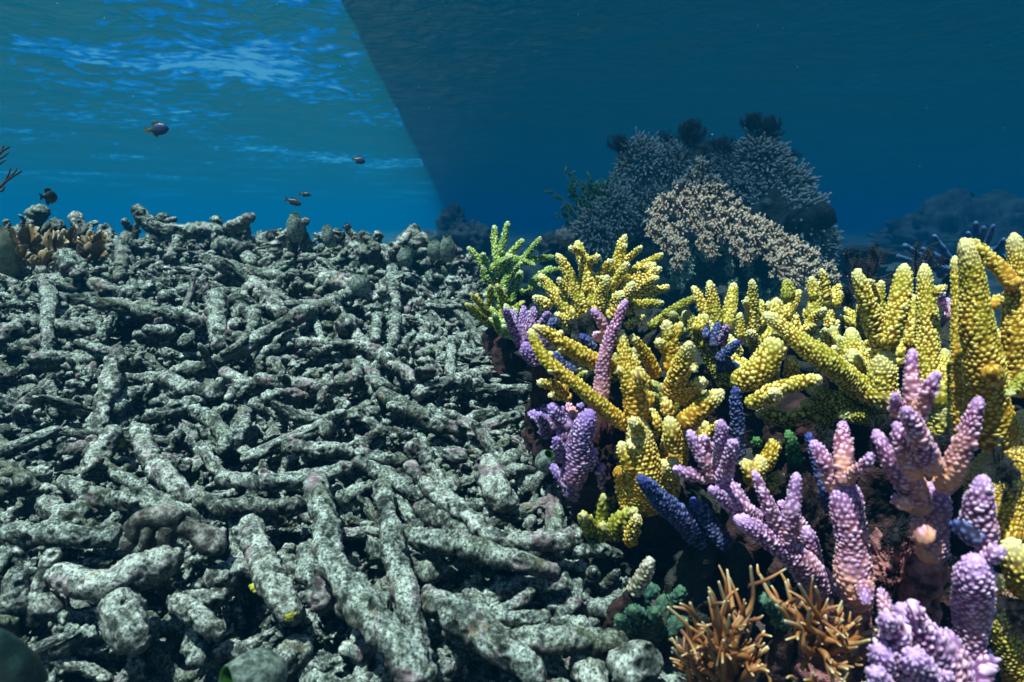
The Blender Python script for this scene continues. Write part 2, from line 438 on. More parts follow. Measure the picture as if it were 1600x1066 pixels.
# ------------------------------------------------------------------ dead half: broken branches one by one
CG_D = 'dead coral branches heaped on the slope'
def dead_branch(label, paths, m=None, lift=0.012, rough=1.1, seed=1, group=CG_D, name='dead_coral_branch'):
    """paths: list of (points [(px,py[,toward camera])], r0px, r1px [, ...])"""
    mb = MB(); c0 = None
    for k, (pts, *rs) in enumerate(paths):
        C = []; D = []
        for q in pts:
            h, d = hit(q[0], q[1]); off = (q[2] if len(q) > 2 else 0) + lift
            C.append(ray(q[0], q[1]) * (d - off)); D.append(d - off)
        rs = np.interp(np.linspace(0, 1, len(pts)), np.linspace(0, 1, len(rs)), rs)
        R = .9 * rs * np.array(D) / FPX
        # push the axis away from the eye by most of its radius so the branch beds into the heap
        C = np.array(C) + (np.array(C) / np.linalg.norm(C, axis=1)[:, None]) * (R * .2)[:, None]
        if c0 is None: c0 = C.mean(0)
        rm = R.mean()
        dead_tube(mb, C - c0, R, ds=max(.0017, rm * .11), nseg=int(np.clip(rm * 2200, 28, 64)), seed=seed * 13 + k, rough=rough)
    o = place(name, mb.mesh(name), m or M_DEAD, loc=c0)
    return tag(o, label, 'dead coral', group)

HERO = [
 ('long arched dead branch rising on the skyline of the heap', [([(208,322,.05),(240,356,.04),(280,362,.03),(332,362,.02),(362,384),(398,414)],11,14,13,14,13,10)],0),
 ('knobbly dead branch below the arched one on the skyline', [([(316,406),(352,416,.02),(400,428),(444,434)],13,14,12,10)],0),
 ('long straight dead branch lying diagonally across the middle of the heap', [([(292,584),(360,556,.03),(420,520,.05),(472,490,.06),(520,472,.05),(570,446,.03)],12,12,13,13,12,11)],0),
 ('thick short dead stump beside the dark hollow', [([(388,440,.05),(416,466,.05),(446,494,.02)],15,17,15),([(392,446,.05),(374,470,.02)],12,9)],2),
 ('upright dead stump with a flat top left of the dark hollow', [([(342,548),(340,500,.06),(337,458,.10)],13,15,15)],1),
 ('dead branch swelling to the right above two dark gaps', [([(168,476),(220,484,.03),(280,494,.05),(322,512,.03)],13,14,15,14),([(222,516),(276,520,.02)],11,12)],0),
 ('short dead branch leaning against the thin upright spike', [([(66,504),(112,512,.03),(142,520)],10,11,9)],0),
 ('thin upright dead spike standing at the left of the heap', [([(74,562),(76,504,.04),(76,460,.06),(58,414,.08)],12,11,12,9)],1),
 ('thin dead twig lying flat under the swollen branch', [([(118,534),(168,548,.02),(222,562)],7,8,7)],0),
 ('dead branch bent like an elbow with a bright smooth end', [([(462,536),(520,540,.03),(572,544,.04),(608,564,.04),(656,602,.02)],11,12,12,13,12)],2),
 ('low forked dead branch under the long diagonal one', [([(400,592),(460,600,.02),(512,604,.03),(548,592,.02),(566,574)],11,12,12,11,10),([(512,604,.03),(500,630)],9,7)],0),
 ('short pale dead peg sticking out below the long diagonal branch', [([(346,580,.03),(386,606)],12,11)],2),
 ('low winding dead branch running right from the pale cone', [([(190,594),(256,592,.02),(280,602,.02),(346,620)],11,12,12,11)],0),
 ('pale cone shaped dead trunk standing mid left', [([(150,690),(160,648,.03),(172,600,.06),(172,556,.08)],20,18,15,11)],2),
 ('stout pale dead stump with a yellow stain in its shade', [([(152,752),(158,705,.05),(186,668,.09)],22,22,19)],2),
 ('smooth dead branch sliding down from the pale stump', [([(214,670,.07),(238,718,.06),(272,756,.04),(306,782)],17,18,17,14)],2),
 ('chunky dead log half buried in the centre of the heap', [([(442,696,.02),(500,704,.03),(554,706)],15,16,14)],2),
 ('bleached little dead branch at the far left of the slope', [([(26,642),(68,606,.03)],11,11)],2),
 ('tall narrow dead branch standing near the top right of the heap', [([(616,538),(617,480,.04),(612,418,.06)],9,10,10)],0),
 ('thick dead branch merging with the diagonal one near the sea squirt', [([(504,436),(552,448,.02),(584,470)],15,15,12)],2),
 ('slender dead branch curving up to the upright stump', [([(252,466),(296,452,.03),(322,434)],10,10,8)],0),
 ('dead branch carrying one upright knob', [([(144,444),(170,452,.02),(202,460)],11,12,11),([(206,464,.03),(206,438,.05)],10,9)],0),
 ('dark dead log under the branch with the knob', [([(84,468),(156,468)],12,12)],3),
 ('dead branch pointing up out of the skyline left of two fish', [([(352,360),(372,352,.03),(398,336,.05)],11,10,8)],0),
 ('long dead log lying flat at the left edge behind the draped sponge', [([(-10,836),(60,832,.03),(120,838,.04),(196,836,.02)],17,19,20,19)],0),
 ('white pronged dead coral with two upright fingers in the near left corner', [([(32,960),(24,915,.04),(34,882,.06)],30,20,13),([(60,950),(66,900,.04),(90,856,.07)],22,14,12),([(40,950),(100,950)],32,28)],2),
 ('massive dead branch bridging over the dark near hollow', [([(80,896,.04),(160,916,.07),(208,896,.08),(248,880,.08),(286,854,.07)],20,25,30,28,22),([(186,920,.07),(192,972,.06),(228,1012,.05)],28,34,34)],2),
 ('dead branch forked like a Y behind the green sea squirt', [([(268,934,.05),(306,962,.06),(350,994,.05)],16,18,17),([(280,936,.05),(336,934,.03),(372,900,.02)],18,18,13)],2),
 ('thick dead trunk with yellow green stains in front of the centre', [([(388,812,.05),(404,864,.07),(432,920,.06),(462,975,.03)],22,25,26,22)],2),
 ('longest near dead branch running down to the bottom edge', [([(490,742,.05),(508,816,.08),(522,880,.09),(572,952,.09),(632,1022,.08),(668,1080,.07)],20,23,25,29,33,34)],0),
 ('straight dead branch beside the longest near one', [([(596,756,.05),(610,832,.07),(624,896,.07),(642,960,.06),(660,1050,.05)],15,19,21,22,24)],0),
 ('gently curved dead branch behind the near parallel ones', [([(344,748),(400,754,.03),(472,748,.04),(552,728,.03)],13,15,14,13)],0),
 ('dark dead branch lying right behind the thick stained trunk', [([(304,780),(360,792,.03),(478,788,.03)],14,15,14)],3),
 ('stubby dead branch with a round open end facing the camera', [([(482,912,.03),(480,878,.05),(474,846,.09)],17,18,16),([(480,878,.05),(504,952,.04)],18,18)],0),
 ('bent pale dead branch pointing right in the near centre', [([(638,728,.03),(688,776,.07),(736,812,.09),(778,842,.09),(840,846,.08),(896,848,.05)],12,15,18,18,17,12)],2),
 ('dead branch below the bent pale one with a blunt left end', [([(640,846,.05),(704,846,.07),(760,866,.06),(820,880,.05),(876,896,.02)],17,21,19,16,12)],0),
 ('rough dark dead branch crossing under the bent pale one', [([(654,794,.03),(704,820,.05),(752,850,.05)],17,21,19)],3),
 ('broad dead branch sloping down right of the parallel pair', [([(656,930,.04),(728,966,.06),(800,1024,.06),(850,1070,.05)],24,28,28,26)],0),
 ('small antler shaped dead branch in the near right heap', [([(738,934,.03),(768,968,.04),(862,966,.03)],13,16,12),([(772,966,.04),(836,922,.02)],14,11)],0),
 ('wide low dead branch near the bottom of the heap', [([(790,1002,.02),(860,1000,.03),(985,1004)],20,22,20)],0),
 ('pale dead boulder like stump at the bottom beside the living reef', [([(960,1060,.04),(1000,1030,.05),(1010,1000,.05)],44,42,30)],2),
 ('short dead stick touching the top of the near parallel branches', [([(522,784),(592,754,.02)],14,12)],0),
 ('dead branch leaning from the top of the near pair to the right', [([(552,718,.02),(612,750,.03),(660,778,.02)],13,14,12)],0),
 ('cone shaped dead stump with a knob on top right of the centre', [([(796,800),(772,756,.03),(760,712,.06)],28,22,13)],2),
 ('thin upright dead rod near the mound of rubble', [([(704,592),(706,528,.05)],9,8)],0),
 ('low dead branch climbing right towards the grey mound', [([(646,618),(704,598,.03),(770,582,.02)],13,14,13)],2),
 ('sunken dead branch sloping down across the right of the heap', [([(590,614),(640,640,.02),(698,676)],12,14,12)],3),
 ('pale short dead branch right of the dark hollow', [([(526,482,.02),(554,522,.03),(574,538)],10,10,9)],2),
 ('short dead peg beside the tall narrow branch', [([(586,536),(590,490,.03)],9,9)],0),
 ('thin dead stick leaning over the dark hollow', [([(344,556,.05),(378,534,.06),(400,496,.06),(394,484,.06)],6,7,8,8)],3),
 ('small upright dead fork left of the swollen branch', [([(160,536),(166,512,.03),(178,488,.05)],6,7,6),([(158,530),(154,494,.03)],7,7)],0),
 ('dead column hanging in the shade above the left hollow', [([(186,430),(192,400,.03),(198,368,.05)],9,11,10)],3),
 ('short thick dead log right of the chunky half buried one', [([(556,708),(600,716,.02),(640,722)],12,12,10)],0),
 ('rounded dead lump leaning on the near antler branch', [([(700,976,.02),(740,1000,.03)],20,16)],0),
 ('low dead branch ending at the living reef in the middle distance', [([(650,556),(690,544,.02),(742,520)],9,10,9)],0),
 ('dead branch in the rubble left of the pronged white one', [([(-10,724),(30,748,.02),(60,770)],14,15,12)],3),
 ('blotchy dead branch under the pale stump pointing left', [([(176,784),(140,770,.03),(96,752,.02)],18,17,13)],0),
 ('flat dead branch behind the draped grey sponge', [([(170,780),(230,790,.02),(296,806,.02)],15,18,15)],0),
 ('dead stub above the draped sponge leaning left', [([(360,700),(376,668,.03),(384,640,.04)],14,15,12)],0),
 ('curled dead branch in front of the low winding one', [([(300,640),(330,656,.03),(352,686,.03),(346,714,.01)],12,14,13,11)],0),
]
for k, (lab, paths, mi) in enumerate(HERO):
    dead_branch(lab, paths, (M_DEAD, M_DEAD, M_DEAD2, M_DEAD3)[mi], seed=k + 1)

# prototypes of loose fragments
PROTO = []
for k in range(22):
    rg = np.random.default_rng(100 + k); mb = MB(); L = 1.0
    kind = k % 4
    if kind == 0: C = [(-.5, 0, 0), (-.1, .04, .02), (.25, .0, .03), (.5, -.05, 0)]; R = [.13, .12, .11, .09]
    elif kind == 1: C = [(-.5, 0, 0), (0, .10, .05), (.5, -.02, .02)]; R = [.10, .12, .08]
    elif kind == 2: C = [(-.4, 0, 0), (0, -.06, .02), (.4, .10, .0)]; R = [.17, .19, .15]
    else: C = [(-.5, .05, 0), (-.1, -.04, 0), (.2, .02, .06), (.5, .12, .12)]; R = [.12, .14, .12, .08]
    C = np.array(C) + rg.normal(0, .03, (len(C), 3)); R = np.array(R) * rg.uniform(.85, 1.2)
    dead_tube(mb, C, R, ds=.018, nseg=34, seed=200 + k, rough=1.35)
    for j in range(rg.integers(0, 3)):
        b = C[rg.integers(1, len(C))] * .8; a = rg.uniform(0, 6.28); e = b + np.array([rg.uniform(-.1, .25), math.cos(a) * .28, math.sin(a) * .28])
        dead_tube(mb, [b, (b + e) / 2 + rg.normal(0, .02, 3), e], [.10, .09, .06], ds=.03, nseg=16, seed=300 + k * 3 + j, rough=1.2, both=False)
    me = mb.mesh('dead_fragment'); PROTO.append(me)
PROTO_M = []
for me in PROTO:                          # the three tones share shapes
    v = []
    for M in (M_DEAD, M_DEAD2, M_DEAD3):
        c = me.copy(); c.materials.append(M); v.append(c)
    PROTO_M.append(v)

from mathutils import Euler
ORD = []
for n in range(1, 80):
    w1 = 'first second third fourth fifth sixth seventh eighth ninth tenth eleventh twelfth thirteenth fourteenth fifteenth sixteenth seventeenth eighteenth nineteenth'.split()
    tn = {2: 'twent', 3: 'thirt', 4: 'fort', 5: 'fift', 6: 'sixt', 7: 'sevent'}
    ORD.append(w1[n - 1] if n < 20 else tn[n // 10] + 'ieth' if n % 10 == 0 else tn[n // 10] + 'y-' + w1[n % 10 - 1])
NOUN = 'branch stump log spike twig peg trunk boulder rod stub stick fork column lump coral'.split()
HSHORT = []
for lab, paths, mi in HERO:
    ws = lab.split(); k = next((i for i, q_ in enumerate(ws) if q_ in NOUN), 5)
    sh = ' '.join(ws[:k + 1]) if k >= 3 else ' '.join(ws[:k + 5]); m_ = np.array([q_[:2] for pth in paths for q_ in pth[0]], float).mean(0); HSHORT.append((sh, m_))
USED = {}
def beside(px, py, size, tone):
    """words that single a fragment out by its look and the named branch nearest to it"""
    order = sorted(range(len(HSHORT)), key=lambda i: np.hypot(*(HSHORT[i][1] - [px, py])))
    for i in order[:6]:
        dx, dy = np.array([px, py]) - HSHORT[i][1]
        rel = ('right of' if dx > 0 else 'left of') if abs(dx) > abs(dy) else ('in front of' if dy > 0 else 'behind')
        sh = ' '.join(HSHORT[i][0].split()[:8]); lab = '%s %s dead piece %s the %s' % (size, tone, rel, sh)
        if lab not in USED: USED[lab] = 1; return lab
    return lab
ZL = [('broken dead coral piece wedged in the crest of the grey heap', 'broken pieces along the crest of the heap'),
      ('broken dead coral piece lying loose on the middle of the grey slope', 'broken pieces on the middle of the slope'),
      ('broken dead coral piece lying among the large near branches', 'broken pieces among the near branches'),
      ('jagged dead coral stub standing up against the blue water', 'stubs standing along the skyline of the heap')]
rg = np.random.default_rng(5); cnt = 0; placed = []
for _ in range(6000):
    if cnt >= 232: break
    px, py = rg.uniform(-20, 1010), rg.uniform(395, 1060)
    if px > 515 + .499 * py: continue
    h, d = hit(px, py)
    if d > 2.7: continue
    L = rg.uniform(.07, .20) * (1.0 if rg.random() < .7 else 1.3)
    if any((h[0] - q[0]) ** 2 + (h[1] - q[1]) ** 2 < (.21 * (L + q[2])) ** 2 for q in placed): continue
    placed.append((h[0], h[1], L)); z = 0 if py < 470 else (1 if py < 700 else 2)
    kind_ = int(rg.integers(22)); tone = int(rg.choice([0, 0, 0, 1, 2])); o = place('dead_coral_fragment', PROTO_M[kind_][tone], None, loc=(h[0], h[1], h[2] - .005 + rg.uniform(-.012, .018)))
    slope = .22 if d > 1 else .35
    tilt = rg.normal(0, .35) if rg.random() < .8 else rg.uniform(-1.2, 1.2)
    o.rotation_euler = (rg.uniform(0, 6.28), tilt, rg.uniform(0, 6.28))
    s = L; th = rg.uniform(.60, 1.25) * min(1.0, .11 / L); o.scale = (s, s * th, s * th)
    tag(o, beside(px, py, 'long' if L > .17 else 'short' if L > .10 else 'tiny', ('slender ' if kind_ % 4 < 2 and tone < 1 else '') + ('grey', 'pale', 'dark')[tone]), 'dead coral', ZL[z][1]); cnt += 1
# skyline stubs
xs = np.linspace(45, 745, 56)
for k, px in enumerate(xs):
    px = px + rg.uniform(-5, 5); y = 2.62 + rg.uniform(-.25, .18); x = (px - 800) / FPX * y
    z = float(top_left(x, y)); L = rg.uniform(.07, .17)
    o = place('dead_coral_stub', PROTO_M[rg.integers(22)][int(rg.choice([0, 0, 1, 2]))], None, loc=(x, y, z + L * .15))
    o.rotation_euler = (rg.uniform(0, 6.28), rg.choice([-1, 1]) * rg.uniform(.5, 1.5), rg.uniform(0, 6.28))
    th = rg.uniform(.8, 1.5); o.scale = (L, L * th, L * th)
    tag(o, 'jagged dead coral stub on the skyline, %s from the left' % ORD[k], 'dead coral', ZL[3][1])

# everything smaller: countless chips filling the heap
CH = []
for k in range(12):
    mb = MB(); r2 = np.random.default_rng(400 + k)
    if k % 3:
        C = np.array([(-.5, 0, 0), (0, r2.normal(0, .08), .05), (.5, r2.normal(0, .1), r2.normal(0, .08))])
        dead_tube(mb, C, [.13, .15, .10], ds=.035, nseg=16, seed=500 + k, rough=1.7)
        if k % 2: dead_tube(mb, [C[1] * .7, C[1] + [.1, .18, .2], C[1] + [.2, .3, .36]], [.12, .10, .06], ds=.06, nseg=9, seed=540 + k)
    else: blob(mb, (0, 0, 0), .30, seed=k, res=18, a1=.6, f1=2.2, a2=.3, squash=(1.2, .8, .7))
    CH.append((np.concatenate(mb.V), np.concatenate(mb.F), np.concatenate(mb.A['cav'])))
mb = MB(); n = 0
while n < 4300:
    y = rg.uniform(.5, 2.95) ** 1.0; x = (rg.uniform(-.86, .25) if n < 3200 else rg.uniform(-1.45, -.80)) * max(y, .6); 
    z = float(top_left(x, y)) - .028 + rg.uniform(-.035, .020); p = np.array([x, y, z])
    if side(p) > -.012: continue
    V, F, A = CH[rg.integers(12)]; L = rg.uniform(.022, .085) * (1 + .25 * (y > 1.6)) * (1 if n < 3200 else 1.7)
    R = np.array(Euler((rg.uniform(0, 6.28), rg.normal(0, .7), rg.uniform(0, 6.28))).to_matrix())
    mb.add((V * L) @ R.T + p, F, cav=A); n += 1
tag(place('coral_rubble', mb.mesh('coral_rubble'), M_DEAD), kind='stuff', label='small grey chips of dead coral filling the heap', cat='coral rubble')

# grey mound of fused rubble beside the frontier
mb = MB(); c, d = hit(770, 560); blob(mb, (0, 0, 0), .15, seed=3, res=110, a1=.25, f1=2.4, a2=.30, f2=7, squash=(1.15, 1.5, .40))
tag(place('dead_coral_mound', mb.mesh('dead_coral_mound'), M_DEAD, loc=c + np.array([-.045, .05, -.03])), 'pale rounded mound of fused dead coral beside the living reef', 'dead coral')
# ------------------------------------------------------------------ small life on the dead half
M_SQ = simple_mat('sea_squirt_skin', (.05, .075, .065), (.24, .30, .25), 130, .6, .9, .004, .3, .42, .60)
M_SQG = simple_mat('sea_squirt_siphon', (.004, .03, .002), (.02, .075, .008), 60, .5, .2, .002)
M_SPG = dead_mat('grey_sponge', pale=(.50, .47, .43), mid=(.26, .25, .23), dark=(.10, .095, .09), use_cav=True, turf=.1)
M_BIG = simple_mat('olive_sponge', (.10, .12, .075), (.20, .22, .14), 40, .7, .3, .003)
def squirt(label, px, py, d, rpx, hpx, tilt=0.0, face=0.0, sk=None, group='sea squirts on the dead coral'):
    """barrel shaped body with an open green siphon"""
    s = d / FPX; r = rpx * s; H = hpx * s; root = empty('sea_squirt', P(px, py, d)); root.rotation_euler = (face + .25, tilt, 0)
    prof = [(.0, -.15), (.62, -.12), (.95, .15), (1.0, .4), (.88, .68), (.62, .90), (.52, 1.0), (.46, 1.02), (.40, .95), (.36, .7), (.30, .45), (.01, .4)]
    def rev(pr, n=36, seed=0):
        pr = catmull(np.array([(a, b, 0) for a, b in pr]), 44); th = np.linspace(0, 2 * math.pi, n, endpoint=False)
        X = np.stack([pr[:, :1] * np.cos(th) * r, pr[:, :1] * np.sin(th) * r, pr[:, 1:2] * H + 0 * th[None]], -1)
        X *= (1 + .06 * noise(X / r * 1.3 + seed, seed))[..., None]; return X.reshape(-1, 3), grid_faces(44, n)
    mb = MB(); mb.add(*rev(prof[:8], seed=int(px))); place('body', mb.mesh('body'), sk or M_SQ, root)
    mb = MB(); mb.add(*rev(prof[6:], seed=int(px))); place('siphon', mb.mesh('siphon'), M_SQG, root)
    return tag(root, label, 'sea squirt', group)
squirt('big sea squirt with a dark green opening at the bottom edge', 428, 1052, .70, 36, 84, -.95, .55)
squirt('pale green sea squirt standing on the skyline', 463, 372, 2.35, 14, 38, .05)
squirt('small sea squirt beside a bare stub on the skyline', 516, 382, 2.35, 10, 30, -.1)
squirt('left of two teal sea squirts at the skyline', 682, 402, 2.5, 12, 28, -.15)
squirt('taller right one of two teal sea squirts at the skyline', 700, 404, 2.45, 12, 36, .0)
squirt('little round sea squirt with a bright green top on the right slope', 562, 456, 1.95, 16, 30, .15)
squirt('squat grey sea squirt on the far right slope', 632, 412, 2.3, 12, 26, .1)
squirt('dull sea squirt lying low in the right rubble', 850, 728, 1.1, 17, 30, .3, .3)
squirt('dark sea squirt leaning in from the near left corner', 50, 1060, .66, 26, 120, -.45, .0, simple_mat('dark_squirt_skin', (.008, .022, .02), (.03, .06, .05), 50, .4))
squirt('round olive sponge at the left edge of the crest', 2, 425, 2.0, 32, 74, .0, 0, M_BIG, None)

# ring shaped tube openings
for (px, py, lab) in [(857, 678, 'white fringed barnacle close to the living reef'), (636, 454, 'tiny ring shaped barnacle on the upper right slope'), (524, 680, 'tiny ring shaped barnacle near the chunky log')]:
    h, d = hit(px, py); mb = MB(); r = (9 if px == 857 else 5) * d / FPX
    th = np.linspace(0, 2 * math.pi, 28, endpoint=False); pr = np.array([(1.1, -.6), (1.05, .1), (.95, .5), (.75, .55), (.65, .3), (.5, -.2), (.02, -.3)])
    wob = 1 + .12 * np.sin(th * 9)
    X = np.stack([pr[:, :1] * np.cos(th) * r * wob, pr[:, :1] * np.sin(th) * r * wob, pr[:, 1:2] * r + 0 * th[None]], -1)
    mb.add(X.reshape(-1, 3), grid_faces(7, 28)); o = place('barnacle', mb.mesh('barnacle'), M_DEAD2, loc=h * .985); o.rotation_euler = (.9, 0, .1)
    tag(o, lab, 'barnacle', 'barnacles on the rubble')

# grey sponge draped over the near branch
mb = MB(); h0, d = hit(250, 810); d -= .12; c0 = P(265, 820, d); s = d / FPX
def q(px, py, dd=0): return P(px, py, d + dd) - c0
for C, R in [([q(203, 846), q(212, 818), q(238, 806), q(268, 808), q(284, 824)], [12, 15, 17, 18, 15]), ([q(270, 810), q(262, 838), q(256, 868)], [16, 14, 8]),
             ([q(206, 830), q(200, 850), q(206, 862)], [12, 13, 9]), ([q(276, 816), q(306, 832, .01), q(330, 846, .01), q(350, 862, .01)], [15, 17, 20, 13]), ([q(335, 850), q(342, 868)], [12, 8]), ([q(232, 815), q(228, 850), q(222, 860)], [14, 10, 6])]:
    dead_tube(mb, C, np.array(R, float) * s, ds=.003, nseg=36, seed=77, rough=.55)
tag(place('draped_sponge', mb.mesh('draped_sponge'), M_SPG, loc=c0), 'smooth grey sponge draped over near dead branches', 'sponge')

# leafy brown coral on the left of the crest
M_LEAF = along_mat('leafy_coral', [(.0, (.05, .025, .01)), (.6, (.12, .07, .025)), (.93, (.22, .15, .07)), (1, (.6, .5, .34))], .6, .4)
root = empty('leafy_coral', P(95, 400, 2.05)); r2 = np.random.default_rng(8)
for (px, py, wpx, hpx, yaw, lean) in [(48, 372, 22, 30, .2, .1), (66, 382, 24, 32, -.2, .3), (88, 376, 18, 28, .3, -.1), (112, 376, 22, 30, .1, .2), (134, 380, 20, 28, -.3, -.2), (150, 392, 28, 26, .1, .5), (136, 404, 22, 16, 0, .7), (100, 400, 18, 26, .2, .1), (72, 405, 20, 26, .1, .0), (160, 372, 14, 22, .2, .1), (40, 400, 18, 30, 0, 0), (118, 420, 14, 20, -.2, .5)]:
    d = 2.02 + r2.uniform(-.05, .05); s = d / FPX; mb = MB(); m_, n_ = 22, 34
    u = np.linspace(0, 1, m_)[:, None]; v = np.linspace(-1, 1, n_)[None]
    nz = fbm(np.stack([u * 2.2 + 0 * v, v * 2.6 + 0 * u, 0 * u * v + px * .37], -1), px, 3, .6); nz2 = noise(np.stack([u * 1.5 + 0 * v, v * 4.5 + 0 * u, 0 * u * v + px * .11], -1), py)
    ang = v * 1.2 + .25 * nz; rad = hpx * s * 1.2 * (u * (1 + .35 * nz))
    X = np.sin(ang) * rad * (wpx / hpx) * .9; Z = np.cos(ang) * rad * (1 + .25 * nz2 * u); Y = -lean * u ** 2 * hpx * s + .60 * hpx * s * u ** 1.4 * nz2 - .35 * hpx * s * (v ** 2) * u
    A = np.stack([X, Y, Z], -1); B = A + np.array([0, .0035, -.0005])
    top = np.concatenate([A, B[:, ::-1]], 1)      # a closed shell of real thickness
    top = top.reshape(-1, 3); f = grid_faces(m_, 2 * n_)
    al = np.broadcast_to(np.concatenate([u + 0 * v, u + 0 * v], 1), (m_, 2 * n_)).ravel()
    mb.add(top, f, along=al); o = place('plate', mb.mesh('plate'), M_LEAF, root, loc=P(px, py + hpx * .6, d) - np.array(root.location)); o.rotation_euler = (0, 0, yaw)
tag(root, 'brown leafy coral with pale wavy rims at the left of the crest', 'coral')

# branching black sea whip at the left edge
M_WHIP = simple_mat('sea_whip', (.012, .012, .012), (.05, .04, .035), 60)
c0 = P(-10, 290, 1.7); mb = MB()
def w_(pts, r0, r1, d=1.7): 
    C = [P(a, b, d) - c0 for a, b in pts]; plain_tube(mb, C, np.linspace(r0, r1, len(C)) * d / FPX, .004, 7)
w_([(-60, 460), (-40, 380), (-20, 310), (0, 292), (14, 280), (35, 267)], 4, 1.2); w_([(-6, 298), (4, 298), (6, 290)], 2, 1.5); w_([(2, 290), (12, 276), (17, 262)], 1.8, 1)
w_([(12, 281), (24, 268), (26, 262)], 1.6, .8); w_([(-40, 380), (-20, 270), (0, 240), (16, 229)], 3, 1.2); w_([(-10, 252), (4, 246), (14, 238)], 2, 1); w_([(-10, 252), (2, 236), (6, 227)], 2, 1); w_([(-20, 280), (-4, 260), (9, 250)], 2, 1)
tag(place('sea_whip', mb.mesh('sea_whip'), M_WHIP, loc=c0), 'thin black branching sea whip reaching in at the left edge', 'sea whip')

# yellow green stains: small crusts of living tissue
M_CRUST = simple_mat('yellow_crust', (.20, .20, .02), (.48, .46, .06), 80, .7, .6, .004)
for (px, py, r, lab) in [(183, 690, 12, 'yellow crust under the lip of the pale stump'), (404, 918, 11, 'yellow green crust on the stained thick trunk'), (452, 962, 9, 'yellow green crust beside the green sea squirt'), (116, 905, 9, 'yellow orange crust on the pronged white coral')]:
    h, d = hit(px, py); mb = MB(); blob(mb, (0, 0, 0), r * d / FPX, seed=px, res=24, a1=.3, a2=.2, squash=(1, .7, .8))
    tag(place('yellow_crust', mb.mesh('yellow_crust'), M_CRUST, loc=P(px, py, d - .055)), lab, 'coral crust', 'yellow crusts on the dead coral')

# fish
def fish(label, px, py, d, lpx, yaw, cmat, fmat, deep=.42, pitch=0.0, roll=0.0, name='damselfish', group='small fish above the dead reef'):
    L = lpx * d / FPX; root = empty(name, P(px, py, d)); root.rotation_euler = (roll, pitch, yaw); mb = MB()
    x = np.linspace(0, 1, 26); th = np.linspace(0, 2 * math.pi, 20, endpoint=False)
    hh = deep * .5 * np.interp(x, [0, .06, .2, .4, .62, .82, .93, 1], [.03, .38, .78, 1, .86, .42, .24, .22]); ww = hh * .42
    X = np.stack([(.5 - x)[:, None] * L * .82 + 0 * th, ww[:, None] * np.cos(th) * L, hh[:, None] * np.sin(th) * L], -1)
    mb.add(X.reshape(-1, 3), grid_faces(26, 20), along=np.repeat(x, 20)); place('body', mb.mesh('body'), cmat, root)
    def fin(nm, pts, t=.012):
        pts = np.array(pts) * L; n = len(pts); c = pts.mean(0); V = []; 
        for sgn in (-1, 1): V += [(p[0], sgn * t * L * .5, p[1]) for p in pts]
        V = np.array(V); F = [(i, (i + 1) % n, n + (i + 1) % n, n + i) for i in range(n)]
        Vc = np.array([(c[0], -t * L * .5, c[1]), (c[0], t * L * .5, c[1])]); V = np.concatenate([V, Vc])
        F += [(i, i, (i + 1) % n, 2 * n) for i in range(n)] ; F += [(n + (i + 1) % n, n + i, n + i, 2 * n + 1) for i in range(n)]
        me = bpy.data.meshes.new(nm); me.from_pydata([tuple(v) for v in V], [], [tuple(dict.fromkeys(f)) for f in F]); me.update(); place(nm, me, fmat, root)
    fin('tail_fin', [(-.36, .03), (-.46, .13), (-.56, .17), (-.50, .0), (-.56, -.17), (-.46, -.13), (-.36, -.03)])
    fin('dorsal_fin', [(.16, deep * .42), (.06, deep * .62), (-.12, deep * .64), (-.26, deep * .52), (-.24, deep * .22), (-.05, deep * .40)])
    fin('anal_fin', [(-.02, -deep * .44), (-.14, -deep * .62), (-.25, -deep * .48), (-.24, -deep * .18)])
    for sg in (-1, 1):
        mb = MB(); blob(mb, (L * .30, sg * L * deep * .16, L * deep * .10), L * .022, seed=1, res=8, a1=0, a2=0); place('eye', mb.mesh('eye'), M_EYE, root)
    return tag(root, label, 'fish', group)
M_EYE = simple_mat('fish_eye', (.005, .005, .005), (.02, .02, .02), 5, .2)
M_FB = along_mat('blue_fish', [(0, (.010, .022, .10)), (.6, (.010, .035, .13)), (.85, (.05, .06, .03)), (1, (.10, .09, .02))], .4, .1)
M_FY = simple_mat('yellow_fin', (.06, .06, .015), (.11, .10, .02), 20)
M_FD = along_mat('dark_fish', [(0, (.02, .02, .025)), (1, (.03, .028, .03))], .4, .2); M_FK = simple_mat('dark_fin', (.015, .015, .02), (.04, .035, .04), 20)
fish('blue damselfish with a yellow tail swimming right, the largest', 248, 202, 2.0, 38, .15, M_FB, M_FY, .5, -.12)
fish('smaller blue and yellow damselfish near the middle', 562, 251, 2.4, 22, .2, M_FB, M_FY, .5, .25)
fish('dark slim fish gliding right just above the crest', 460, 316, 2.2, 28, .1, M_FD, M_FK, .36, .35)
fish('smaller dark fish above the slim gliding one', 478, 304, 2.4, 20, .1, M_FD, M_FK, .34, .12)
fish('dark round fish hovering over the crest', 543, 355, 2.3, 15, .5, M_FD, M_FK, .75)
fish('dark fish seen end on at the far left', 78, 308, 1.9, 34, 1.35, M_FD, M_FK, .62)
fish('tiny dark fish hiding behind the pale green sea squirt', 477, 342, 2.6, 14, 2.9, M_FD, M_FK, .4)

# specks drifting in the water
mb = MB(); r3 = np.random.default_rng(12)
for k in range(80):
    px, py, d = r3.uniform(0, 1600), r3.uniform(0, 520), r3.uniform(1.0, 3.5); blob(mb, P(px, py, d), r3.uniform(.0003, .0010), seed=k, res=4, a1=.3, a2=0)
tag(place('drifting_specks', mb.mesh('drifting_specks'), simple_mat('speck', (.4, .4, .4), (.5, .5, .5), 10)), kind='stuff', label='fine pale specks drifting in the water', cat='plankton')
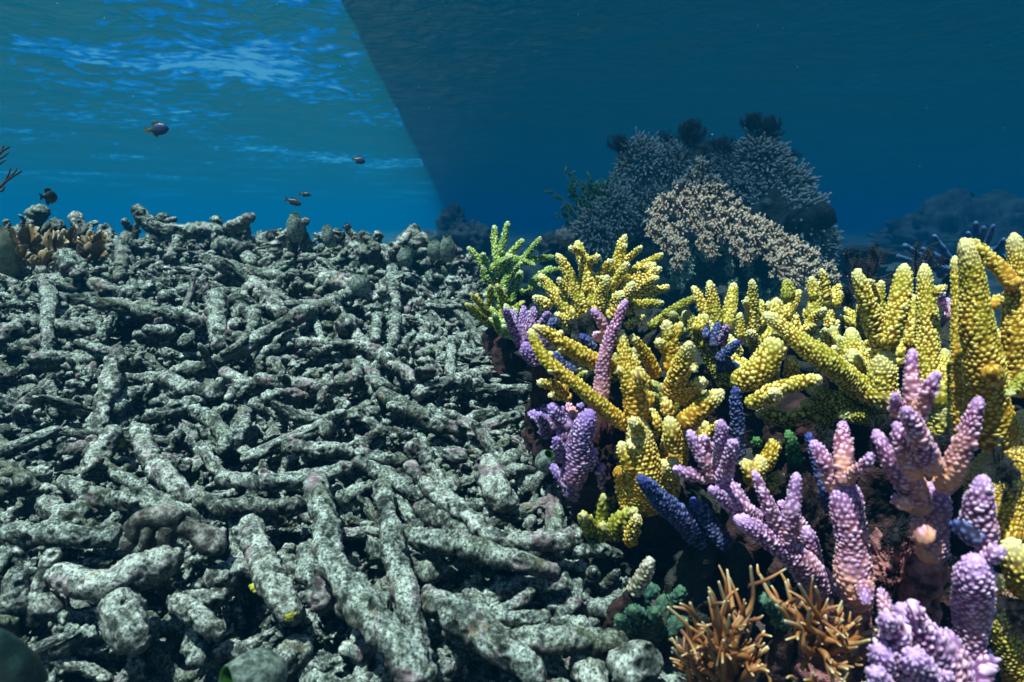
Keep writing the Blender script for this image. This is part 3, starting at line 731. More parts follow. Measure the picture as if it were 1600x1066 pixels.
# ------------------------------------------------------------------ living half
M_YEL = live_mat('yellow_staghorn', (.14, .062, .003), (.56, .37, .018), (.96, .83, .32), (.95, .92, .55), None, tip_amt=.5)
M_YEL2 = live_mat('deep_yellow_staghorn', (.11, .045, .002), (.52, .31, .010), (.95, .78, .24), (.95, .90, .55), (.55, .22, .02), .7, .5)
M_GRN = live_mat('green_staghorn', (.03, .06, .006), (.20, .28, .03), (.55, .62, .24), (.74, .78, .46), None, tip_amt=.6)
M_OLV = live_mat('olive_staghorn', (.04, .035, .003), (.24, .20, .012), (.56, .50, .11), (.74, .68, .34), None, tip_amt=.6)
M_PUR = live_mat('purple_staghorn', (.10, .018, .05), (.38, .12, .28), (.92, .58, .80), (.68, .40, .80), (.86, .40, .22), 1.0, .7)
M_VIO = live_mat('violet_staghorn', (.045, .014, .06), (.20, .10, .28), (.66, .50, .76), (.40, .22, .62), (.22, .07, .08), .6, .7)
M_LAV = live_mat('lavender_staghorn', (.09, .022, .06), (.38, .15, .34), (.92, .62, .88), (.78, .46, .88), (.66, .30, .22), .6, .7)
M_BLU = live_mat('blue_staghorn', (.006, .008, .03), (.025, .035, .13), (.16, .20, .42), (.06, .07, .36), (.08, .05, .07), .5, .6)
M_TEA = live_mat('teal_staghorn', (.004, .016, .016), (.014, .055, .042), (.08, .17, .13), (.14, .26, .14), (.2, .15, .03), .5, .5)
M_ROCK = simple_mat('encrusted_reef_rock', (.008, .005, .006), (.07, .03, .028), 26, .85, .9, .012, .2, .42, .66)
M_ROCKP = simple_mat('pink_encrusted_rock', (.05, .015, .02), (.50, .20, .20), 38, .8, .9, .008, .2, .40, .62)
M_ROCKD = simple_mat('dark_reef_rock', (.006, .008, .008), (.04, .04, .035), 14, .9, .9, .02, .2)

def P3(q, d): return P(q[0], q[1], d - (q[2] if len(q) > 2 else 0))

def colony(name, label, d, material, branches, cell=.0058, stem=None, group=None, nubs=1.0, seed=0, q=4, spread=.05, amp=.42, cat='staghorn coral'):
    """branches: ([(px,py[,toward camera])...], [r px ...][, material]) listed base first"""
    allb = np.array([P3(b[0][0], d) for b in branches]); c = allb.mean(0); root = empty(name, c); rg = np.random.default_rng(seed + 40)
    for k, br in enumerate(branches):
        pts, rs = br[0], br[1]; mt = br[2] if len(br) > 2 and br[2] else material
        off = rg.uniform(-spread, spread) * 1.0
        tt = np.linspace(0, 1, len(pts)); C = []; D = []
        for q_, t in zip(pts, tt):
            dd = d - (q_[2] if len(q_) > 2 else 0) + off * t; C.append(P(q_[0], q_[1], dd)); D.append(dd)
        C = np.array(C) - c; R = np.interp(tt, np.linspace(0, 1, len(rs)), rs) * np.array(D) / FPX * .80 * (1 - .16 * tt)
        L = np.linalg.norm(np.diff(C, axis=0), axis=1).sum()
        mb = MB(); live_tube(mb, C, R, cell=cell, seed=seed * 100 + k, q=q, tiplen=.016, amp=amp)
        nn = int(nubs * L / .055 * rg.uniform(.3, 1.0)) if R.mean() > .007 else 0
        for j in range(nn):                       # budding side branchlets
            t = rg.uniform(.25, .92); Q = catmull(np.concatenate([C, R[:, None]], 1), 30); i = int(t * 28)
            ax = Q[i + 1, :3] - Q[i, :3]; ax /= np.linalg.norm(ax); u = rg.normal(0, 1, 3); u -= ax * (u @ ax); u /= np.linalg.norm(u)
            r = Q[i, 3]; b0 = Q[i, :3] + u * r * .45; e = b0 + u * r * rg.uniform(.75, 1.2) + ax * r * rg.uniform(.5, 1.1); rr = min(r * .5, .011) * rg.uniform(.75, 1.1)
            live_tube(mb, [b0, (b0 + e) / 2 + ax * r * -.08, e], [rr * 1.1, rr, rr * .75], cell=cell, seed=seed * 100 + k * 7 + j, q=q - 1, tiplen=.008)
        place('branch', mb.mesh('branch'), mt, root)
    for st in (stem or []):                       # what carries the colony: an overgrown foot down to the bottom
        px, py, r0, r1 = st[:4]; a = P(px, py, d + (st[4] if len(st) > 4 else .0)); g = np.array([a[0], a[1] + .05, float(ground(a[0], a[1] + .05)) - .05])
        mid = (a + g) / 2 + rg.normal(0, .01, 3); mb = MB()
        dead_tube(mb, np.array([g, mid, a]) - c, np.array([r1, (r0 + r1) / 2, r0]) * d / FPX, ds=.0035, nseg=60, seed=seed + 7, rough=1.2, both=True)
        place('base', mb.mesh('base'), st[5] if len(st) > 5 else M_ROCK, root)
    return tag(root, label, cat, group)

G = 'staghorn coral colonies of the living reef'
colony('staghorn_coral', 'green staghorn colony farthest left on the living side', 2.0, M_GRN, [
 ([(778,412),(773,380),(773,352)],[7,7,5]),([(782,400),(788,370),(794,346)],[6,6,5]),([(786,412),(800,394),(818,374)],[7,7,5]),([(812,412),(830,390),(846,370)],[6,6,4]),
 ([(826,408),(845,404),(866,402)],[6,6,5]),([(800,404),(818,408),(836,415)],[7,6,4]),([(765,424),(782,412),(802,399)],[9,9,7]),([(760,425),(748,404),(730,386)],[7,6,4]),
 ([(762,412),(756,403),(754,395)],[6,6,5]),([(761,442),(757,425),(755,413)],[8,7,5]),([(792,478),(803,450),(815,423)],[12,10,7]),([(780,484),(785,465),(788,450)],[9,8,6]),
 ([(790,442),(803,424),(816,410)],[6,5,5]),([(762,440),(775,440),(790,443)],[7,6,5]),([(812,458),(830,450),(848,444)],[8,7,5]),([(826,446),(845,430),(863,416)],[7,6,4]),
 ([(776,466),(770,455),(768,448)],[7,6,5]),([(800,420),(790,440),(782,470)],[8,8,10]),([(770,430),(785,420),(810,404)],[8,8,6]),([(840,430),(860,424),(880,420)],[7,6,5]),
 ([(790,470),(770,462),(755,462)],[9,8,6])], cell=.0078, q=4, stem=[(795,470,12,24,.06),(820,450,12,24,.08)], group=G, seed=1, nubs=.6)
colony('staghorn_coral', 'bright yellow green staghorn colony with a bouquet of tips in front of the coral pinnacle', 1.5, M_YEL, [
 ([(912,520),(880,476),(858,448),(842,428)],[15,13,11,7]),([(916,496),(893,440),(880,412),(869,396)],[14,12,10,6]),([(918,462),(914,415),(906,392),(902,376)],[13,12,10,8]),
 ([(912,398),(900,391),(889,388)],[6,6,5]),([(918,410),(930,404),(937,400)],[7,7,6]),([(928,485),(925,450),(922,422)],[16,14,11]),([(936,442),(944,420),(958,406)],[8,8,7]),
 ([(957,450),(964,415),(970,388),(978,366)],[12,12,10,6]),([(970,414),(988,398),(1004,385)],[7,6,4]),([(950,456),(966,432),(982,410)],[11,9,8]),([(966,444),(1000,418),(1036,397)],[10,9,6]),
 ([(970,465),(1000,432),(1025,412)],[13,12,9]),([(985,456),(1010,442),(1030,433)],[11,9,7]),([(975,492),(1008,465),(1046,447)],[9,8,6]),([(985,476),(1012,474),(1038,474)],[11,9,7]),
 ([(945,485),(962,468),(978,458)],[13,13,11]),([(975,512),(992,502),(1008,493)],[9,8,6]),([(888,466),(880,448),(872,434)],[9,8,7]),([(860,484),(846,472),(832,464)],[13,11,8]),
 ([(930,500),(940,460),(950,430)],[14,12,9]),([(995,450),(1015,432),(1034,418)],[10,9,7]),([(990,470),(1010,455),(1036,452)],[11,9,7]),([(900,520),(882,500),(866,490)],[10,9,6]),
 ([(940,520),(930,500),(925,480)],[22,18,12]),([(950,500),(975,470),(990,440)],[18,14,9])], cell=.0069, q=4, stem=[(930,520,26,60,.05),(965,495,20,50,.08)], group=G, seed=2)
colony('staghorn_coral', 'violet staghorn clump at the frontier with upright thin fingers', 1.2, M_VIO, [
 ([(815,545),(808,510),(798,484)],[11,10,6]),([(808,530),(796,500),(789,482)],[9,8,5]),([(820,535),(820,505),(818,478)],[9,9,6]),([(828,520),(832,495),(834,479)],[8,8,6]),
 ([(840,516),(850,500),(858,487)],[9,8,5]),([(848,520),(860,508),(870,499)],[9,9,7],M_BLU),([(930,548),(918,534),(906,522)],[10,9,6],M_BLU),([(880,575),(868,560),(858,552)],[12,11,8],M_BLU),([(900,584),(885,572),(872,566)],[9,8,6],M_BLU),
 ([(845,566),(828,552),(818,535)],[18,16,12]),([(860,540),(848,530),(836,524)],[12,10,7])], stem=[(850,556,18,30,.05),(884,576,14,30,.08)], group=G, seed=3, nubs=.4)
colony('staghorn_coral', 'purple staghorn with one long pencil branch crossing the yellow corals', .98, M_PUR, [
 ([(912,690),(937,622),(944,562),(960,512),(979,468)],[17,16,13,11,7]),([(952,528),(938,500),(925,482)],[10,9,6]),([(944,528),(936,526),(930,524)],[9,9,7]),
 ([(893,760),(903,705),(912,672),(924,640)],[20,26,24,16],M_VIO),([(880,720),(872,700),(868,684)],[12,11,8],M_VIO),([(915,735),(925,715),(928,700)],[12,11,8],M_VIO),([(885,690),(878,675),(876,664)],[10,9,7],M_VIO),([(900,655),(893,642),(888,632)],[9,8,6]),([(880,665),(868,645),(861,630)],[12,13,10],M_VIO)],
 stem=[(917,705,20,34,.02)], group=G, seed=4, nubs=.4)
colony('staghorn_coral', 'big golden staghorn colony with pale knobbed tips reaching left over the dead reef', 1.0, M_YEL2, [
 ([(982,668,.02),(940,634,.04),(905,604,.05),(852,560,.05),(828,514,.04)],[15,14,13,13,9]),([(962,576,-.02),(920,560,0),(884,540,.02),(858,522,.03),(832,510,.04)],[15,16,15,13,9]),
 ([(994,668,.03),(992,616,.05),(977,560,.06),(968,514,.06)],[23,23,17,10]),([(1012,640),(998,595),(984,550)],[17,15,11]),([(1028,590),(1008,552),(985,524)],[11,11,8]),
 ([(1046,582),(1048,538),(1040,500)],[16,15,11]),([(1048,532),(1058,516),(1066,505)],[10,10,8]),([(1044,550),(1034,540),(1026,532)],[10,10,8]),
 ([(1052,622,.02),(1064,575,.04),(1079,534,.05)],[25,20,11]),([(1066,630,.03),(1084,606,.04),(1102,594,.05)],[15,14,11]),([(1066,668,.04),(1098,636,.06),(1131,610,.07)],[23,20,12]),
 ([(1056,706,.05),(1050,676,.08),(1043,650,.09)],[19,18,12]),([(1046,650,.03),(1043,632,.04),(1040,618,.04)],[14,12,10]),([(990,740,.04),(978,712,.06),(968,690,.07)],[15,14,10]),
 ([(1012,800),(1008,745,.02),(1002,700,.03),(996,650,.03)],[34,38,30,20]),([(994,822),(984,790,.02),(974,760,.03)],[16,15,11]),([(984,850,.02),(990,825,.03),(996,804,.03)],[13,12,9]),
 ([(884,612,-.06),(862,602,-.05),(840,598,-.04)],[10,10,7]),([(894,624,-.06),(875,618,-.05),(856,618,-.04)],[10,10,8]),([(1050,740),(1054,700),(1062,650)],[30,28,26]),([(1040,780),(1046,740,.02),(1052,715,.03)],[26,22,15]),
 ([(1000,676,.05),(992,664,.07),(986,654,.08)],[13,13,12]),([(1010,606,.07),(1000,588,.09),(996,578,.09)],[14,14,12]),([(1070,560,.02),(1080,570,.05),(1086,580,.05)],[10,9,7]),
 ([(968,730,.02),(975,770),(990,830)],[12,14,16]),([(1030,680,.02),(1022,655,.04),(1016,640,.04)],[14,12,9]),
 ([(960,770,-.04),(950,790,-.03),(958,830,-.02)],[12,13,10],M_OLV)], stem=[(1005,790,36,60,.04),(1048,760,30,60,.05)], group=G, seed=5)
colony('staghorn_coral', 'olive green staghorn branch rising behind the golden colony', 1.32, M_OLV, [
 ([(1145,606),(1120,572),(1102,540),(1082,508),(1068,486)],[20,19,17,15,11]),([(1036,494),(1062,478),(1088,464)],[8,8,6]),([(1015,512),(1030,500),(1042,490)],[9,8,6]),([(1100,545),(1108,528),(1112,512)],[12,11,8]),
 ([(1090,520),(1096,505),(1104,492)],[14,13,10],M_YEL),([(1060,520),(1055,502),(1050,488)],[12,11,8])], stem=[(1135,600,22,50,.03)], group=G, seed=6, q=4)
colony('staghorn_coral', 'pale yellow staghorn thicket of slim upright fingers before the dark pinnacle', 1.5, M_YEL, [
 ([(1104,495),(1092,465),(1082,447)],[10,9,6]),([(1122,510),(1114,470),(1108,438)],[13,12,7]),([(1134,515),(1142,475),(1147,442)],[13,12,7]),([(1176,520),(1177,475),(1175,436)],[12,11,7]),
 ([(1158,530),(1157,505),(1156,488)],[10,9,7]),([(1190,510),(1188,486),(1187,468)],[9,9,7]),([(1176,490),(1168,478),(1162,470)],[7,6,5]),([(1216,505),(1214,482),(1212,465)],[13,12,8]),
 ([(1210,492),(1204,480),(1199,471)],[9,8,6]),([(1222,500),(1236,475),(1250,453)],[12,11,8]),([(1230,470),(1231,452),(1230,438)],[13,12,9],M_OLV),([(1268,500),(1275,465),(1281,440)],[14,12,8]),
 ([(1271,468),(1270,448),(1268,432)],[9,9,7]),([(1292,468),(1288,440),(1283,420)],[9,8,6]),([(1286,476),(1300,460),(1313,446)],[9,8,6]),([(1304,480),(1310,465),(1314,455)],[9,8,6]),
 ([(1297,515),(1295,494),(1293,478)],[10,10,7]),([(1274,515),(1263,496),(1254,486)],[9,9,7]),([(1262,512),(1277,494),(1291,482)],[12,11,8]),([(1243,526),(1262,513),(1284,503)],[10,9,7]),
 ([(1182,545),(1177,530),(1171,517)],[13,12,9]),([(1140,545),(1139,532),(1138,522)],[10,10,8]),([(1196,540),(1202,515),(1206,498)],[16,14,10]),([(1240,520),(1238,500),(1237,486)],[14,13,10]),
 ([(1300,530),(1302,515),(1310,500)],[10,9,7]),([(1150,560),(1146,545),(1150,530)],[16,14,10]),([(1210,550),(1220,530),(1230,515)],[18,16,12]),([(1270,540),(1276,525),(1282,515)],[16,14,10]),
 ([(1110,530),(1106,510),(1104,500)],[14,12,9])], cell=.0069, q=4, stem=[(1130,530,26,60,.1),(1185,530,26,60,.1),(1255,530,26,60,.1),(1290,515,20,50,.1)], group=G, seed=7, nubs=.6)
colony('staghorn_coral', 'thick golden branch lying diagonally from upper left to lower right', 1.02, M_YEL, [
 ([(1400,640),(1336,600,.03),(1289,562,.05),(1250,534,.05),(1217,505,.04),(1192,490,.03)],[26,25,23,19,15,11]),([(1146,600,.0),(1180,585,.02),(1208,550,.02),(1212,522,.0)],[20,27,26,16]),
 ([(1165,634,.05),(1207,612,.06),(1244,600,.05),(1285,592,.04)],[12,15,15,13]),([(1200,628,.08),(1210,618,.09),(1212,612,.10)],[14,14,12]),([(1236,590,.01),(1236,570,.02),(1236,556,.02)],[13,12,10]),
 ([(1334,640,.02),(1290,634,.03),(1250,630,.03)],[14,14,11],M_OLV),([(1340,632),(1300,620,.01),(1262,608,.01)],[14,13,10],M_OLV),([(1300,655),(1265,648,.02),(1230,646,.02)],[15,14,10],M_OLV),
 ([(1350,610,.03),(1380,622,.05),(1402,640,.05)],[22,22,18]),([(1240,660,-.02),(1210,650),(1180,645)],[14,14,10],M_OLV),([(1390,660),(1350,650),(1310,650)],[20,18,12],M_OLV),
 ([(1290,575,-.03),(1300,555,-.03),(1306,540,-.03)],[12,10,7])],
 stem=[(1240,610,34,60,.07),(1340,630,34,60,.07)], group=G, seed=8, nubs=.5)
colony('staghorn_coral', 'forked golden coral with two thick horns open like a V', .98, M_YEL, [
 ([(1385,640),(1379,600),(1382,545)],[30,28,24]),([(1384,560),(1368,512,.01),(1350,462,.02),(1338,420,.02)],[22,20,16,10]),([(1382,545,.02),(1404,478,.03),(1410,440,.03),(1413,412,.03)],[21,20,18,11]),
 ([(1424,545,-.05),(1426,490,-.05),(1424,460,-.05)],[14,13,10]),([(1376,490,-.1),(1376,460,-.1),(1377,438,-.1)],[9,8,6]),([(1370,470,-.1),(1364,452,-.1),(1360,438,-.1)],[7,7,5]),
 ([(1340,590,-.1),(1332,550,-.1),(1330,512,-.1)],[30,24,14]),([(1345,600,-.06),(1336,570,-.05),(1330,545,-.05)],[24,20,13])], stem=[(1385,640,32,60,.03),(1342,600,26,50,.1)], group=G, seed=9, nubs=.35)
colony('staghorn_coral', 'single golden column with a sharp side spike right of the forked one', .98, M_YEL, [
 ([(1468,690),(1456,620),(1450,560),(1449,500),(1446,450),(1444,412)],[30,26,22,21,16,11]),([(1458,460,.02),(1470,452,.02),(1479,447,.02)],[7,6,3]),([(1462,640,.02),(1470,590,.03),(1476,545,.03)],[26,20,10]),([(1480,700),(1478,660,.02),(1470,620,.03)],[30,28,20])],
 stem=[(1470,690,34,60,.03)], group=G, seed=10, nubs=.2)
colony('staghorn_coral', 'tallest golden coral with massive columns at the right edge', .86, M_YEL2, [
 ([(1515,700,-.01),(1508,621,0),(1503,540,.0),(1497,467,0),(1492,400,0)],[30,22,17,13,9]),([(1552,700,.0),(1542,610,.02),(1530,523,.03),(1520,438,.03),(1505,372,.03)],[44,40,32,24,11]),
 ([(1590,452,.02),(1560,418,.02),(1530,390,.02),(1512,374,.02)],[15,14,13,10]),([(1545,484,.04),(1554,474,.05),(1563,466,.05)],[11,11,9]),([(1545,570,.06),(1552,585,.07),(1558,600,.07)],[18,17,14]),
 ([(1600,620,-.01),(1592,545,0),(1590,480,0),(1592,424,0),(1583,364,0)],[36,30,27,21,12]),([(1560,860,.0),(1556,780,.0),(1552,700,.01)],[40,52,46]),([(1606,860,-.02),(1604,760,-.02),(1600,640,-.02)],[60,58,40]),
 ([(1580,1010,-.04),(1588,930,-.03),(1590,850,-.02)],[26,34,44]),([(1570,960,.03),(1560,930,.03),(1556,900,.03)],[20,16,11]),([(1600,1080,.02),(1572,1000,.05),(1552,940,.06)],[30,24,14]),([(1606,930,.08),(1590,880,.10),(1578,840,.10)],[28,30,22]),([(1610,590,.05),(1594,600,.06),(1576,618,.06)],[14,12,8],M_OLV)],
 stem=[(1560,840,46,80,.06),(1604,900,46,80,.06)], group=G, seed=11, nubs=.25)

colony('staghorn_coral', 'lilac staghorn bouquet with many fingers at the near left of the living side', .86, M_LAV, [
 ([(1290,930,-.02),(1255,885,.02),(1223,856,.04),(1178,826,.06),(1147,808,.07)],[32,29,24,19,12]),([(1228,850,.03),(1210,810,.05),(1196,780,.06),(1177,735,.06)],[17,15,12,8]),([(1226,850,.04),(1236,800,.06),(1241,775,.06),(1245,738,.06)],[17,16,13,8]),
 ([(1276,890,-.02),(1268,850),(1257,822)],[15,14,11]),([(1186,812,.0),(1144,788,.02),(1108,762,.03)],[17,14,8]),([(1110,750,0),(1080,741,.02),(1051,731,.03)],[12,11,7]),([(1120,752,0),(1096,712,.01),(1076,672,.01)],[15,14,8]),
 ([(1126,752,.0),(1128,700,.02),(1127,656,.02)],[18,16,8]),([(1128,756,.02),(1140,716,.04),(1147,687,.04)],[15,13,9]),([(1104,706,.0),(1102,690,.01),(1101,679,.01)],[9,8,6]),([(1180,820,-.01),(1148,784,.0),(1126,745,.0)],[22,25,20]),
 ([(1140,858,-.03),(1108,815,-.03),(1080,778,-.03)],[18,15,9],M_BLU),([(1262,850,-.05),(1240,800,-.05),(1215,785,-.05)],[12,10,7]),([(1300,960,-.05),(1290,935,-.03),(1276,905,-.01)],[34,33,30])], stem=[(1280,930,34,60,.04),(1150,850,24,50,.06,M_ROCKD)], group=G, seed=12, nubs=.3)
colony('staghorn_coral', 'dark blue stubby staghorn pointing left over the black hollow', .9, M_BLU, [
 ([(1100,845,-.03),(1072,818,-.01),(1038,787,.0),(1012,760,.01),(997,744,.01)],[24,23,20,15,9]),([(1105,830,-.02),(1090,800),(1082,780)],[16,13,9])], stem=[(1105,845,22,50,.02,M_ROCKD)], group=G, seed=13, nubs=.2)
colony('staghorn_coral', 'single navy blue upright finger between gold and lilac corals', .97, M_BLU, [([(1156,730),(1154,690),(1151,645),(1148,604)],[13,12,12,7])], stem=[(1156,728,12,34,.01)], group=G, seed=14, nubs=0)
colony('staghorn_coral', 'small navy cluster of fingers between olive and pale yellow corals', 1.3, M_BLU, [
 ([(1114,545),(1118,520),(1123,504)],[10,9,6]),([(1128,540),(1132,522),(1136,508)],[8,8,5],M_VIO),([(1120,565),(1140,548),(1156,532)],[12,10,7]),([(1120,575),(1140,572),(1156,574)],[12,10,7]),([(1103,530),(1103,512),(1103,502)],[6,6,4])], stem=[(1122,565,14,40,.03)], group=G, seed=15, nubs=.2)
colony('staghorn_coral', 'rusty lilac staghorn pillar with one finger and a side hook', .8, M_PUR, [
 ([(1338,950,-.0),(1334,900,.02),(1330,850,.03),(1324,795,.04),(1321,743,.04)],[26,36,30,32,20]),([(1322,760,.03),(1318,705,.05),(1317,658,.05)],[20,17,8]),([(1306,770,.01),(1288,722,.02),(1270,688,.02)],[15,15,8]),
 ([(1330,742,.04),(1350,728,.06),(1362,708,.06)],[11,10,7]),([(1300,800,-.01),(1284,745,-.02),(1262,676,-.02)],[14,12,7],M_BLU),([(1345,905,.02),(1352,930,.04),(1350,945,.04)],[16,13,10])], stem=[(1336,930,34,60,.04,M_ROCKP)], group=G, seed=16, nubs=.5)
colony('staghorn_coral', 'tall pink purple staghorn like a candelabra with a long right arm', .76, M_PUR, [
 ([(1452,880,-.01),(1462,807,.01),(1460,752,.02)],[26,26,27]),([(1440,800,.0),(1428,768,.02),(1406,735,.04),(1383,702,.05),(1366,671,.05)],[26,27,25,16,9]),([(1430,745,.03),(1411,702,.05),(1399,659,.05)],[16,15,8]),
 ([(1458,735,.04),(1440,694,.06),(1426,660,.06),(1412,637,.06)],[21,19,17,10]),([(1432,665,.05),(1425,600,.06),(1425,545,.06)],[18,15,8]),([(1432,655,.06),(1450,613,.07),(1467,581,.07)],[15,13,9]),([(1405,650,.03),(1400,630,.04),(1398,614,.04)],[11,10,8]),
 ([(1470,762,.02),(1487,742,.03),(1507,690,.04),(1521,650,.04),(1531,620,.04)],[22,22,19,16,9]),([(1425,790,.04),(1408,785,.05),(1398,775,.06)],[15,13,10]),([(1450,850,.04),(1440,830,.06),(1432,815,.06)],[22,18,13])], stem=[(1455,870,26,60,.03,M_ROCKP)], group=G, seed=17, nubs=.3)
colony('staghorn_coral', 'blunt lavender thumb on a rough pillar at the lower right', .7, M_LAV, [
 ([(1528,850,.02),(1531,790,.03),(1538,742,.03)],[30,27,11]),([(1515,1030),(1518,950,.0),(1524,870,.02)],[24,35,40]),([(1535,850,.04),(1510,828,.05),(1488,817,.05)],[18,17,12],M_BLU),([(1530,870,.03),(1555,864,.04),(1566,858,.04)],[18,16,12])], stem=[(1516,1020,26,60,.02,M_ROCKP)], group=G, seed=18, nubs=.3)
colony('staghorn_coral', 'grey lilac knobbly coral filling the bottom right corner', .68, M_LAV, [
 ([(1500,1110),(1470,1037,.02),(1435,985,.04),(1402,945,.05)],[40,40,30,16]),([(1410,1030,.02),(1396,985,.05),(1384,962,.06)],[22,20,14]),([(1410,1080,.01),(1390,1045,.04),(1372,1012,.06)],[40,30,20]),([(1440,975,.04),(1430,955,.06),(1426,942,.06)],[11,10,8]),
 ([(1390,960,-.02),(1382,940,-.01),(1376,924,-.01)],[10,9,7]),([(1500,1050,.02),(1482,1008,.04),(1474,985,.05)],[24,22,18]),([(1510,1090,.0),(1530,1050,.02),(1546,1018,.03)],[22,22,14]),([(1440,1110,.03),(1440,1060,.05),(1425,1020,.07)],[36,30,22]),
 ([(1385,1100,.03),(1378,1070,.05),(1366,1050,.06)],[22,20,14])], stem=[(1440,1090,50,70,.05)], group=G, seed=19, nubs=1.2, cell=.0070, amp=.55)
colony('staghorn_coral', 'small mottled teal finger growing among the orange spikes', .72, M_TEA, [([(1228,985,-.01),(1212,957,.0),(1192,935,.01)],[13,13,9])], stem=[(1228,982,13,30,.0)], group=G, seed=20, nubs=0, cell=.008)
colony('staghorn_coral', 'short cream coral finger beside the frontier near the black hollow', .82, live_mat('cream_coral', (.12,.09,.05), (.34,.26,.17), (.62,.55,.42), (.65,.6,.5)), [([(990,925,-.02),(1006,900,0),(1018,872,.01)],[16,15,10]),([(990,960,-.05),(1010,930,-.04),(1030,918,-.04)],[16,14,12],M_TEA),([(1040,950,-.07),(1060,930,-.06),(1064,915,-.06)],[14,12,10],M_TEA)], stem=[(994,925,16,40,.02)], group=G, seed=21, nubs=0)
colony('staghorn_coral', 'small yellow knotted coral tucked under the olive branches', .95, M_YEL2, [([(1170,760),(1185,730,.01),(1200,715,.02)],[20,18,14]),([(1190,735,.0),(1208,700,.02),(1212,685,.02)],[18,15,9]),([(1180,750,.01),(1168,730,.02),(1160,720,.02)],[15,13,10]),([(1195,770,-.02),(1210,750,-.02),(1225,740,-.01)],[14,12,9],M_OLV)], stem=[(1178,755,20,50,.03)], group=G, seed=22, nubs=1)
colony('staghorn_coral', 'dark green fingers in the shade above the rusty pillar', 1.0, live_mat('dark_green_coral', (.005,.02,.01), (.03,.09,.03), (.10,.22,.06), (.1,.25,.08)), [([(1244,730),(1238,700),(1230,672)],[13,12,8]),([(1190,720),(1184,700),(1182,685)],[10,10,8]),([(1560,560),(1556,550),(1553,540)],[5,5,4])][:2], stem=[(1240,726,16,40,.02)], group=G, seed=23, nubs=0)

# low filler colonies deeper in the reef, all of a kind
rgl = np.random.default_rng(90)
def small_colony(px, py, d, mt, label, group, n=9, h=60, seed=0):
    br = []
    for k in range(n):
        a = rgl.uniform(-1.1, 1.1); l = h * rgl.uniform(.5, 1.0); r = rgl.uniform(8, 12) * 1.2 / d
        b = (px + rgl.uniform(-18, 18), py + rgl.uniform(-4, 12)); e = (b[0] + math.sin(a) * l, b[1] - math.cos(a) * l)
        br.append(([b, ((b[0] + e[0]) / 2 + rgl.uniform(-4, 4), (b[1] + e[1]) / 2), e], [r * 1.3, r * 1.1, r * .65]))
    return colony('staghorn_coral', label, d, mt, br, cell=.0080, q=3, stem=[(px, py + 6, 24, 40, .03)], group=group, seed=seed + 50, nubs=.4, spread=.09)
for k, (px, py, d, mt, lab) in enumerate([
  (1050,640,1.25,M_OLV,'olive staghorn hidden in the gap behind the golden colony'),(1180,600,1.3,M_YEL,'yellow staghorn peeping out under the thick diagonal branch'),
  (1320,560,1.3,M_YEL,'yellow staghorn behind the diagonal branch and the forked coral'),(1350,520,1.55,M_YEL,'small yellow staghorn beneath the black feather star'),
  (1420,560,1.35,M_YEL,'yellow staghorn glimpsed through the V of the forked coral'),(1490,600,1.3,M_YEL2,'golden staghorn between the column and the tallest coral'),
  (960,580,1.35,M_OLV,'olive staghorn behind the long purple pencil branch'),(880,600,1.4,M_OLV,'olive staghorn low behind the left reaching golden arm'),
  (1060,560,1.6,M_GRN,'green staghorn low between the bright bouquet and the pale thicket'),(1270,700,1.12,M_OLV,'olive staghorn in the shade over the rusty pillar'),
  (1110,700,1.12,M_YEL2,'golden staghorn behind the lilac bouquet'),(1400,700,1.1,M_YEL2,'golden staghorn behind the candelabra coral'),
  (1590,560,1.2,M_YEL2,'golden staghorn behind the massive columns'),(930,560,1.6,M_GRN,'green staghorn beneath the bright bouquet'),(1480,500,1.7,M_LAV,'pale lilac staghorn far behind the golden column'),
  (800,520,1.6,M_GRN,'green staghorn just behind the violet clump'),(1240,560,1.7,M_GRN,'green staghorn under the pale thicket'),(912,770,1.04,M_VIO,'dark violet staghorn at the frontier below the pencil coral'),(948,830,1.0,M_OLV,'olive staghorn at the frontier under the golden colony'),(862,670,1.2,M_VIO,'dim violet staghorn at the frontier behind the pencil coral'),(1020,985,.86,M_TEA,'dark teal staghorn at the frontier beside the orange spikes'),(780,500,1.7,M_OLV,'olive staghorn at the frontier below the green colony')]):
    small_colony(px, py, d, mt, lab, G, seed=k)

# overgrown reef rock between the colonies
def rock(label, px, py, d, rpx, mt, seed, squash=(1.2, 1.1, .9), sink=.0):
    c = P(px, py, d); mb = MB(); blob(mb, (0, 0, 0), rpx * d / FPX, seed=seed, res=110, a1=.40, f1=1.6, a2=.42, f2=6, squash=squash)
    return tag(place('reef_rock', mb.mesh('reef_rock'), mt, loc=c), label, 'reef rock')
M_MAR = simple_mat('maroon_crust', (.008, .004, .005), (.075, .02, .026), 30, .85, .9, .01, .2, .42, .66)
rock('maroon crusted rock under the violet coral', 945, 735, 1.10, 44, M_MAR, 1, (.9, 1, 1.5))
rock('dark rock hidden under the green colony', 835, 530, 1.9, 42, M_ROCKD, 2)
rock('dark overgrown rock below the bright bouquet', 980, 600, 1.6, 100, M_ROCKD, 3)
rock('dark overgrown rock below the pale thicket', 1200, 610, 1.7, 110, M_ROCKD, 4)
rock('dark rock behind the forked golden coral', 1420, 620, 1.5, 110, M_ROCKD, 5)
rock('dark rock at the right edge behind the columns', 1600, 650, 1.3, 100, M_ROCKD, 6)
rock('pink crusted rock with holes between the rusty and candelabra corals', 1408, 905, .86, 40, M_ROCKP, 7, (.9, 1, 1.3))
rock('brown crusted rock under the candelabra coral', 1445, 960, .86, 46, M_ROCK, 8, (1, 1, 1.3))
rock('speckled orange and pink rock in the lower right corner', 1600, 955, .82, 42, simple_mat('speckled_rock', (.10, .07, .06), (.62, .34, .22), 60, .8, .9, .006), 9)
